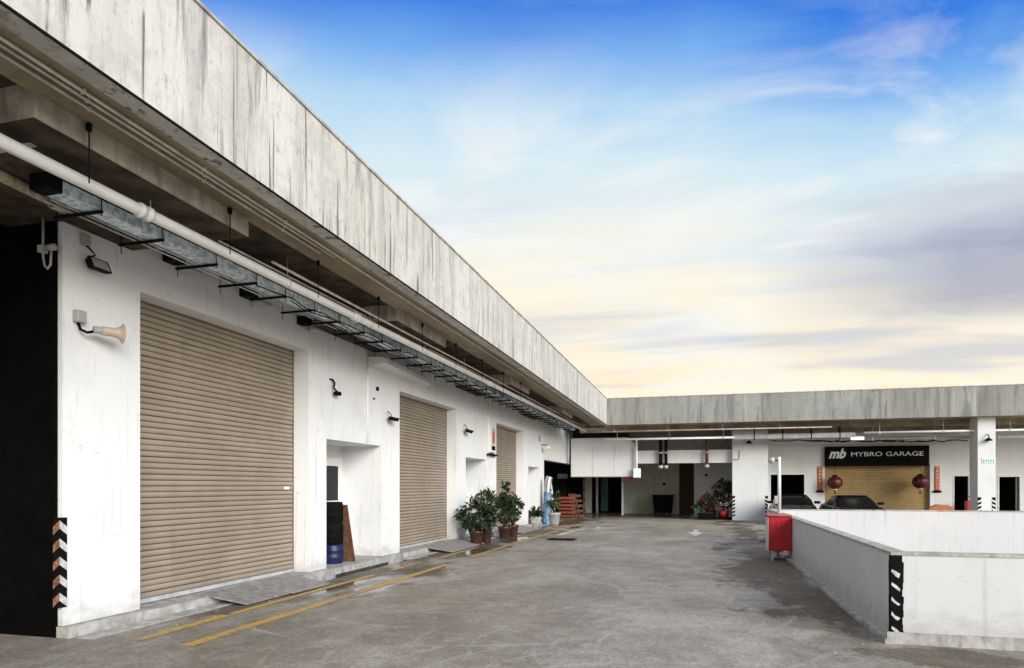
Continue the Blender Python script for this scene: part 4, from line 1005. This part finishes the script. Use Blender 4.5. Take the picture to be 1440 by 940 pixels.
# ================================================================== PIPES ALONG THE FAR EAVES
def farpipe(px0, px1, py, Y, r, mm, name, lab, n=10, zend=None):
    z = at_y((px0+px1)/2, py, Y).z
    t = thing(name, (xy(px0, Y), Y, z), lab, 'pipe', 'pipes under the far eaves')
    MB().tube([(xy(px0, Y), Y, z), (xy(px1, Y), Y, z)], r, n).build('pipe', M[mm], t)
    x = xy(px0, Y)+.6
    while x < xy(px1, Y):
        m = MB(); m.tube([(x, Y, z), (x, Y, ZF)], .012, 5); m.box(x-.03, x+.03, Y-r-.012, Y+r+.012, z-r-.012, z+r+.012); m.build('hanger', M['chrome'], t); x += 2.4
farpipe(850, 1032, 617, 32.4, .05, 'pipe', 'far_pipe', 'bright white pipe crossing above the hanging bulkhead', 12)
farpipe(846, 1170, 604, 31.95, .03, 'conduit', 'far_pipe', 'thin brown conduit tight under the far parapet')
farpipe(1215, 1460, 606.5, 32.2, .045, 'pipe', 'far_pipe', 'upper white pipe crossing behind the slim far column')
farpipe(1206, 1460, 616, 33.1, .05, 'pipe_grey', 'far_pipe', 'lower grey pipe crossing behind the slim far column')
farpipe(1222, 1365, 611, 33.6, .03, 'conduit', 'far_pipe', 'thin middle conduit above the garage sign')
t = thing('air_duct', (xy(1080, 32.6), 32.6, 3.9), 'long grey duct under the far eaves right of the pier', 'duct')
z = at_y(1120, 613, 32.6).z
MB().bbox(xy(1030, 32.6), xy(1203, 32.6), 32.5, 32.8, z-.13, z+.10, .03).build('duct', M['pipe_grey'], t)
for px in (1060, 1100, 1140, 1180): MB().box(xy(px, 32.6), xy(px, 32.6)+.04, 32.49, 32.81, z-.145, ZF-.22).build('strap', M['steel'], t)
p = at_y(1206, 617, 32.6)
t = thing('strip_lamp', p, 'small lit lamp at the right end of the grey duct', 'lamp')
MB().bbox(p.x-.25, p.x+.25, 32.55, 32.7, p.z-.05, p.z+.06, .02).build('tube', M['lamp'], t)
MB().box(p.x-.28, p.x+.28, 32.56, 32.69, p.z+.065, p.z+.12).build('housing', M['greybox'], t)
# dark cable clutter below the far pipes
for k in range(5):
    pts = []; px = 1085+k*45
    for j in range(9): pts.append(at_y(px+j*12, 620.5+random.uniform(-1.6, 1.6), 34.6+.1*k))
    MB().tube(pts, .025, 5).build('cable', M['steel'], None, 'dark cable looping along the top of the far garage wall', 'cable', 'cables on the far garage wall')

# ================================================================== GARAGE FRONT: signs, lanterns, cars
def text(s, size, m_, parent, loc, name, sx=1., shear=0., off=0., ext=.012, width=None, org=None):
    cu = bpy.data.curves.new(name, 'FONT'); cu.body = s; cu.size = size; cu.extrude = ext; cu.shear = shear; cu.offset = off; cu.resolution_u = 3
    cu.align_x = 'LEFT'; cu.align_y = 'CENTER'
    tmp = bpy.data.objects.new(name, cu); sc.collection.objects.link(tmp); bpy.context.view_layer.update()
    me = bpy.data.meshes.new_from_object(tmp.evaluated_get(bpy.context.evaluated_depsgraph_get())); bpy.data.objects.remove(tmp)
    xs_ = [v.co.x for v in me.vertices]; w0, w1 = min(xs_), max(xs_)
    k = width/(w1-w0) if width else sx
    o = None
    for v in me.vertices:
        x, y, z = v.co; v.co = (loc[0]+(x-w0)*k-ORG[parent.name].x, loc[1]-z-ORG[parent.name].y, loc[2]+y-ORG[parent.name].z)
    me.materials.clear(); me.materials.append(m_); me.name = name
    o = bpy.data.objects.new(name, me); sc.collection.objects.link(o); o.parent = parent; ORG[o.name] = ORG[parent.name]; return o
a = at_y(1160.5, 655.5, FY-.2); b = at_y(1307, 627.5, FY-.2)
za, zb_ = at_y(1233, 655.5, FY-.2).z, at_y(1233, 627.5, FY-.2).z
t = thing('garage_sign', (a.x, FY-.2, za), 'black shop sign with white MYBRO GARAGE lettering over the garage shutter', 'sign')
MB().bbox(a.x, b.x, FY-.2, FY-.004, za, zb_, .015).build('panel', M['black'], t)
sw = b.x-a.x; zc = (za+zb_)/2+.08
text('mb', .62, M['white_pl'], t, (a.x+sw*.035, FY-.215, zc+.03), 'logo', shear=.35, off=.022, width=sw*.17)
text('MYBRO GARAGE', .29, M['white_pl'], t, (a.x+sw*.255, FY-.215, zc), 'lettering', off=.0, width=sw*.69)
for k, px in enumerate((1153, 1318)):
    p0_ = at_y(px-3.3, 690, FY-.03); p1_ = at_y(px+3.3, 656, FY-.03)
    t = thing('couplet_plaque', (p0_.x, FY-.03, p0_.z), ['red vertical plaque with gold characters left of the garage shutter', 'red vertical plaque with gold characters right of the garage shutter'][k], 'plaque')
    MB().bbox(p0_.x, p1_.x, FY-.04, FY-.004, p0_.z, p1_.z, .006).build('panel', M['red'], t)
    xc = (p0_.x+p1_.x)/2; hh = (p1_.z-p0_.z)/7.2
    for j in range(7):
        z = p0_.z+.05+j*hh; m = MB()
        for s_ in range(3): m.box(xc-.075, xc+.075, FY-.046, FY-.041, z+.02+s_*.045, z+.038+s_*.045)
        m.box(xc-.012+random.uniform(-.03, .03), xc+.012, FY-.049, FY-.0465, z+.01, z+.13)
        m.build('character', M['gold'], t)
    MB().bbox(xc-.17, xc+.17, FY-.07, FY-.004, p0_.z-.10, p0_.z-.005, .01).build('censer', M['rubber'], t)
def lantern(px, py, label):
    p = at_y(px, py, FY-.5)
    t = thing('paper_lantern', p, label, 'lantern', 'red lanterns at the garage shutter')
    prof_ = [(.10, -.30), (.22, -.24), (.31, -.12), (.335, 0), (.31, .12), (.22, .24), (.10, .30)]
    m = MB(); n = 20; vs = []
    for r, h in prof_:
        for k in range(n): 
            rr = r*(1+.03*(k % 2)); an = 6.2832*k/n; vs.append((p.x+rr*math.cos(an), p.y+rr*math.sin(an), p.z+h))
    m.add(vs, [(i*n+k, i*n+(k+1) % n, (i+1)*n+(k+1) % n, (i+1)*n+k) for i in range(6) for k in range(n)]); m.build('shade', M['red_dark'], t)
    MB().lathe(p, [(.0, -.36), (.11, -.36), (.11, -.29)], 12).build('base_ring', M['gold'], t); MB().lathe(p, [(.11, .29), (.11, .36), (0, .36)], 12).build('top_ring', M['rubber'], t)
    MB().tube([(p.x, p.y, p.z+.36), (p.x, p.y, za)], .01, 5).build('cord', M['rubber'], t)
    MB().tube([(p.x, p.y, p.z-.36), (p.x, p.y, p.z-.55)], [.02, .04], 6).build('tassel', M['red_dark'], t)
lantern(1174, 679, 'red lantern hanging at the left side of the garage shutter')
lantern(1294, 678, 'red lantern hanging at the right side of the garage shutter')

def car(loc, rz, label, s=1.):
    t = thing('parked_car', (0, 0, 0), label, 'car', 'cars parked in front of the garage', local=True); 
    Lh = 2.2; W = .93
    # stations along y (front = -y): (y, halfwidth, z_low, z_belt, bulge)
    st = [(-2.2, .62, .30, .52), (-2.1, .80, .22, .60), (-1.7, .90, .2, .70), (-1.2, .93, .2, .78), (-.6, .93, .2, .84), (.2, .93, .2, .86), (1.1, .95, .2, .88), (1.7, .93, .22, .88), (2.1, .84, .3, .84), (2.22, .72, .4, .76)]
    m = MB(); vs = []
    for (y, hw_, zl, zh) in st:
        mid = (zl+zh)/2
        ring = [(-hw_*.9, zl), (-hw_, mid-.05), (-hw_*.99, mid+.08), (-hw_*.9, zh-.04), (-hw_*.6, zh+.015), (0, zh+.03), (hw_*.6, zh+.015), (hw_*.9, zh-.04), (hw_*.99, mid+.08), (hw_, mid-.05), (hw_*.9, zl)]
        vs += [(x, y, z) for x, z in ring]
    q = 11; fs = [(i*q+k, i*q+(k+1) % q, (i+1)*q+(k+1) % q, (i+1)*q+k) for i in range(len(st)-1) for k in range(q)]
    fs += [tuple(range(q)), tuple((len(st)-1)*q+k for k in range(q))]
    m.add(vs, fs, True); b_ = m.build('body', M['carpaint'], t)
    m = MB(); vs = []
    for (y, hb, zl, ht, zh) in [(-1.05, .70, .79, .66, .82), (-.45, .80, .83, .62, 1.10), (.0, .82, .84, .60, 1.21), (.55, .83, .85, .60, 1.23), (1.2, .80, .86, .56, 1.12), (1.8, .72, .86, .60, .9)]:
        vs += [(-hb, y, zl), (-(hb+ht)/2-.03, y, (zl+zh)/2), (-ht, y, zh-.03), (-ht*.6, y, zh), (ht*.6, y, zh), (ht, y, zh-.03), ((hb+ht)/2+.03, y, (zl+zh)/2), (hb, y, zl)]
    fs = [(i*8+k, i*8+k+1, (i+1)*8+k+1, (i+1)*8+k) for i in range(5) for k in range(7)]
    m.add(vs, fs, True); m.build('cabin', M['glass'], t)
    m = MB(); vs = [(-.56, -.05, 1.215), (.56, -.05, 1.215), (.55, 1.2, 1.14), (-.55, 1.2, 1.14), (-.56, -.05, 1.235), (.56, -.05, 1.235), (.55, 1.2, 1.155), (-.55, 1.2, 1.155)]
    m.hexa(vs); m.build('roof', M['carpaint'], t)
    for sx in (-1, 1):
        MB().bbox(sx*.80, sx*1.06, -.62, -.50, .86, .98, .04).build('mirror', M['carpaint'], t)
        MB().bbox(sx*.55, sx*.82, -2.14, -1.95, .50, .60, .03).build('headlight', M['alu'], t)
        for y in (-1.4, 1.35):
            w_ = MB().lathe((sx*.84, y, .33), [(0, -.1), (.33, -.1), (.335, 0), (.33, .1), (0, .1)], 22, 'X').build('wheel', M['rubber'], t)
            MB().lathe((sx*.945, y, .33), [(0, -.008), (.2, -.008), (.21, .0), (0, .006)], 12, 'X').build('rim', M['alu'], w_)
    MB().bbox(-.5, .5, -2.225, -2.17, .28, .42, .02).build('grille', M['rubber'], t)
    MB().box(-.26, .26, -2.24, -2.228, .42, .52).build('number_plate', M['white_pl'], t)
    t.location = loc; t.rotation_euler = (0, 0, rz)
    return t
a = at_y(1207, 700, 29.3); car((a.x, 30.5, 0), R(2), 'low black car parked facing out in front of the tan garage shutter')
a = at_y(1125, 700, 30.3); car((a.x-.1, 31.8, 0), R(-4), 'low black car parked in front of the dark doorway beside the wide pier')

# red things at the right
p = at_y(1367, 715, 34.6)
t = thing('fire_extinguisher', (p.x, 34.6, 0), 'bright red extinguisher cabinet beside the slim far column', 'extinguisher box')
zt_ = at_y(1367, 704.5, 34.6).z; 
MB().bbox(p.x-.24, p.x+.24, 34.5, 34.8, zt_-.75, zt_, .02).build('cabinet', M['red'], t)
MB().tube([(p.x-.04, 34.6, zt_), (p.x-.04, 34.6, zt_+.16)], .05, 8).build('gauge', M['alu'], t)
MB().bbox(p.x-.04-.1, p.x+.08, 34.56, 34.64, zt_+.15, zt_+.2, .01).build('handle', M['steel'], t)
for sx in (-.16, .16): MB().box(p.x+sx-.02, p.x+sx+.02, 34.6, 34.64, 0, zt_-.752).build('leg', M['steel'], t)
p = at_y(1324, 716, 29.0)
t = thing('safety_barrier', (p.x, 29, 0), 'orange plastic barrier just showing above the low wall', 'barrier')
zc = at_y(1324, 710.5, 29).z
m = MB(); m.prism([(p.x-.55, 29, 0), (p.x+.55, 29, 0), (p.x+.42, 29, zc-.1), (p.x+.2, 29, zc), (p.x-.1, 29, zc+.02), (p.x-.4, 29, zc-.12)], (0, .3, 0)); m.build('body', M['orange'], t)
MB().box(p.x-.5, p.x+.5, 28.99, 28.998, .45, .6).build('stripe', M['white_pl'], t)
# green lettering and lamp on column
p = at_y(1382, 652, 31.87)
t = thing('green_sign', p, 'small green lettering plate on the slim far column', 'sign')
MB().bbox(p.x-.02, p.x+.46, 31.88, 31.897, p.z, p.z+.24, .004).build('plate', M['white_pl'], t)
m = MB()
for k in range(5):
    x = p.x+.02+k*.085; m.box(x, x+.05, 31.873, 31.879, p.z+.05+(k % 2)*.05, p.z+.10+(k % 2)*.06); m.box(x+.01, x+.03, 31.870, 31.8725, p.z+.03, p.z+.17)
m.build('mark', M['green_sign'], t)
p = at_y(1388, 618, 31.9)
for (pt, lab) in ((at_y(1388, 618, 31.9), 'black wall lamp near the top of the slim far column'), (at_y(1053, 622, 33.6), 'small black wall lamp near the top of the wide white pier')):
    t = thing('wall_lamp', pt, lab, 'wall lamp', 'black lamps on the far pier and column')
    MB().tube([(pt.x, pt.y, pt.z+.2), (pt.x, pt.y-.14, pt.z+.16), (pt.x+.02, pt.y-.16, pt.z+.03)], .02, 7).build('arm', M['steel'], t)
    MB().lathe((pt.x, pt.y-.15, pt.z-.05), [(.03, .1), (.06, .08), (.15, 0), (.14, -.02), (0, .03)], 16).build('shade', M['steel'], t)
# conduit hook on pier
a = at_y(1038, 638, 33.57); pipe_thing('wall_conduit', 'small bent grey conduit on the wide white pier', [(a.x-.2, 33.57, a.z-.28), (a.x+.02, 33.57, a.z-.28), (a.x+.06, 33.57, a.z-.2), (a.x+.06, 33.57, a.z+.15)], .02, M['greybox'], 'conduit', 7)

# ================================================================== BY THE RAMP WALL
t = thing('fire_hose_cabinet', (1.6, 15.6, .22), 'red fire hose cabinet fixed to the far part of the low wall', 'hose cabinet')
MB().bbox(1.40, 1.865, 15.6, 16.25, .22, .95, .015).build('cabinet', M['red'], t)
MB().bbox(1.37, 1.868, 15.56, 16.28, .951, .985, .01).build('lid', mat('faded_red_paint', (.42, .10, .09), .6, .2), t)
for k in range(4): MB().box(1.45+.1*k, 1.46+.1*k, 15.592, 15.599, .26, .92).build('door_rib', M['red'], t)
MB().box(1.385, 1.399, 15.62, 16.2, .2, .93).build('side_trim', M['wall_low'], t)
for y in (15.65, 16.15): MB().box(1.45, 1.5, y, y+.05, 0, .219).build('leg', M['wall_low'], t)
q = at_z(1094, 785)
t = thing('standpipe', q, 'small white standpipe fitting on the ground in front of the red cabinet', 'pipe fitting')
MB().bbox(q.x-.16, q.x+.2, q.y-.12, q.y+.12, 0, .03, .008).build('base_plate', M['wall_low'], t)
MB().tube([(q.x, q.y, .03), (q.x, q.y, .15)], .035, 10).build('stem', M['wall_low'], t)
MB().lathe((q.x-.02, q.y, .17), [(0, -.13), (.04, -.13), (.045, -.09), (.03, -.08), (.03, .08), (.045, .09), (.045, .12), (0, .12)], 12, 'X').build('valve', M['wall_low'], t)
q = at_z(1107, 783)
MB().tube([(q.x, q.y, 0), (q.x, q.y, .34)], .025, 10).build('short_post', M['wall_in'], None, 'short thin white post at the right of the red cabinet', 'post')
q = at_z(1071, 762)
MB().bbox(q.x-.1, q.x+.1, q.y-.12, q.y+.15, 0, .14, .04).build('white_block', M['wall_low'], None, 'small white concrete block on the ground left of the red cabinet', 'block')
q = Vector((1.93, 18.7, RWt))
t = thing('lamp_pole', q, 'white pole with small lamp rising from the far end of the low wall', 'lamp post')
MB().tube([q, q+Vector((0, 0, 1.42))], [.045, .04], 14).build('pole', M['wall_in'], t)
MB().lathe(q, [(.10, 0), (.10, .02), (.05, .03)], 14).build('base_plate', M['chrome'], t)
MB().tube([q+Vector((0, 0, 1.33)), q+Vector((-.1, -.04, 1.33))], .015, 7).build('arm', M['steel'], t)
MB().lathe(q+Vector((-.19, -.05, 1.33)), [(0, -.07), (.05, -.07), (.075, 0), (.08, .06), (0, .07)], 14, 'X').build('lamp_head', M['pipe_grey'], t)
MB().bbox(q.x-.12, q.x-.04, q.y-.05, q.y+.05, q.z+.22, q.z+.42, .01).build('switch_box', M['pipe_grey'], t)

# fine litter: chips and flakes on the deck
m = MB()
for i in range(230):
    if random.random() < .55: x, y = 1.72-abs(random.gauss(0, .35)), random.uniform(6.5, 17)
    elif random.random() < .6: x, y = -5.95+random.gauss(0, .18), random.uniform(5.5, 26)
    else: x, y = random.uniform(-5, 2), random.uniform(4.5, 15)
    s = random.uniform(.004, .016); a = random.uniform(0, 3.1)
    c_, s_ = math.cos(a)*s, math.sin(a)*s
    m.hexa([(x-c_, y-s_, 0), (x+s_, y-c_, 0), (x+c_, y+s_, 0), (x-s_, y+c_, 0), (x-c_*.7, y-s_*.7, s*.6), (x+s_*.7, y-c_*.7, s*.5), (x+c_*.6, y+s_*.6, s*.6), (x-s_*.6, y+c_*.6, s*.4)])
m.build('grit', mat('pale_grit', (.33, .32, .29), .9, .3, 30), None, 'pale chips of paint and grit scattered over the deck', 'grit', None, 'stuff')
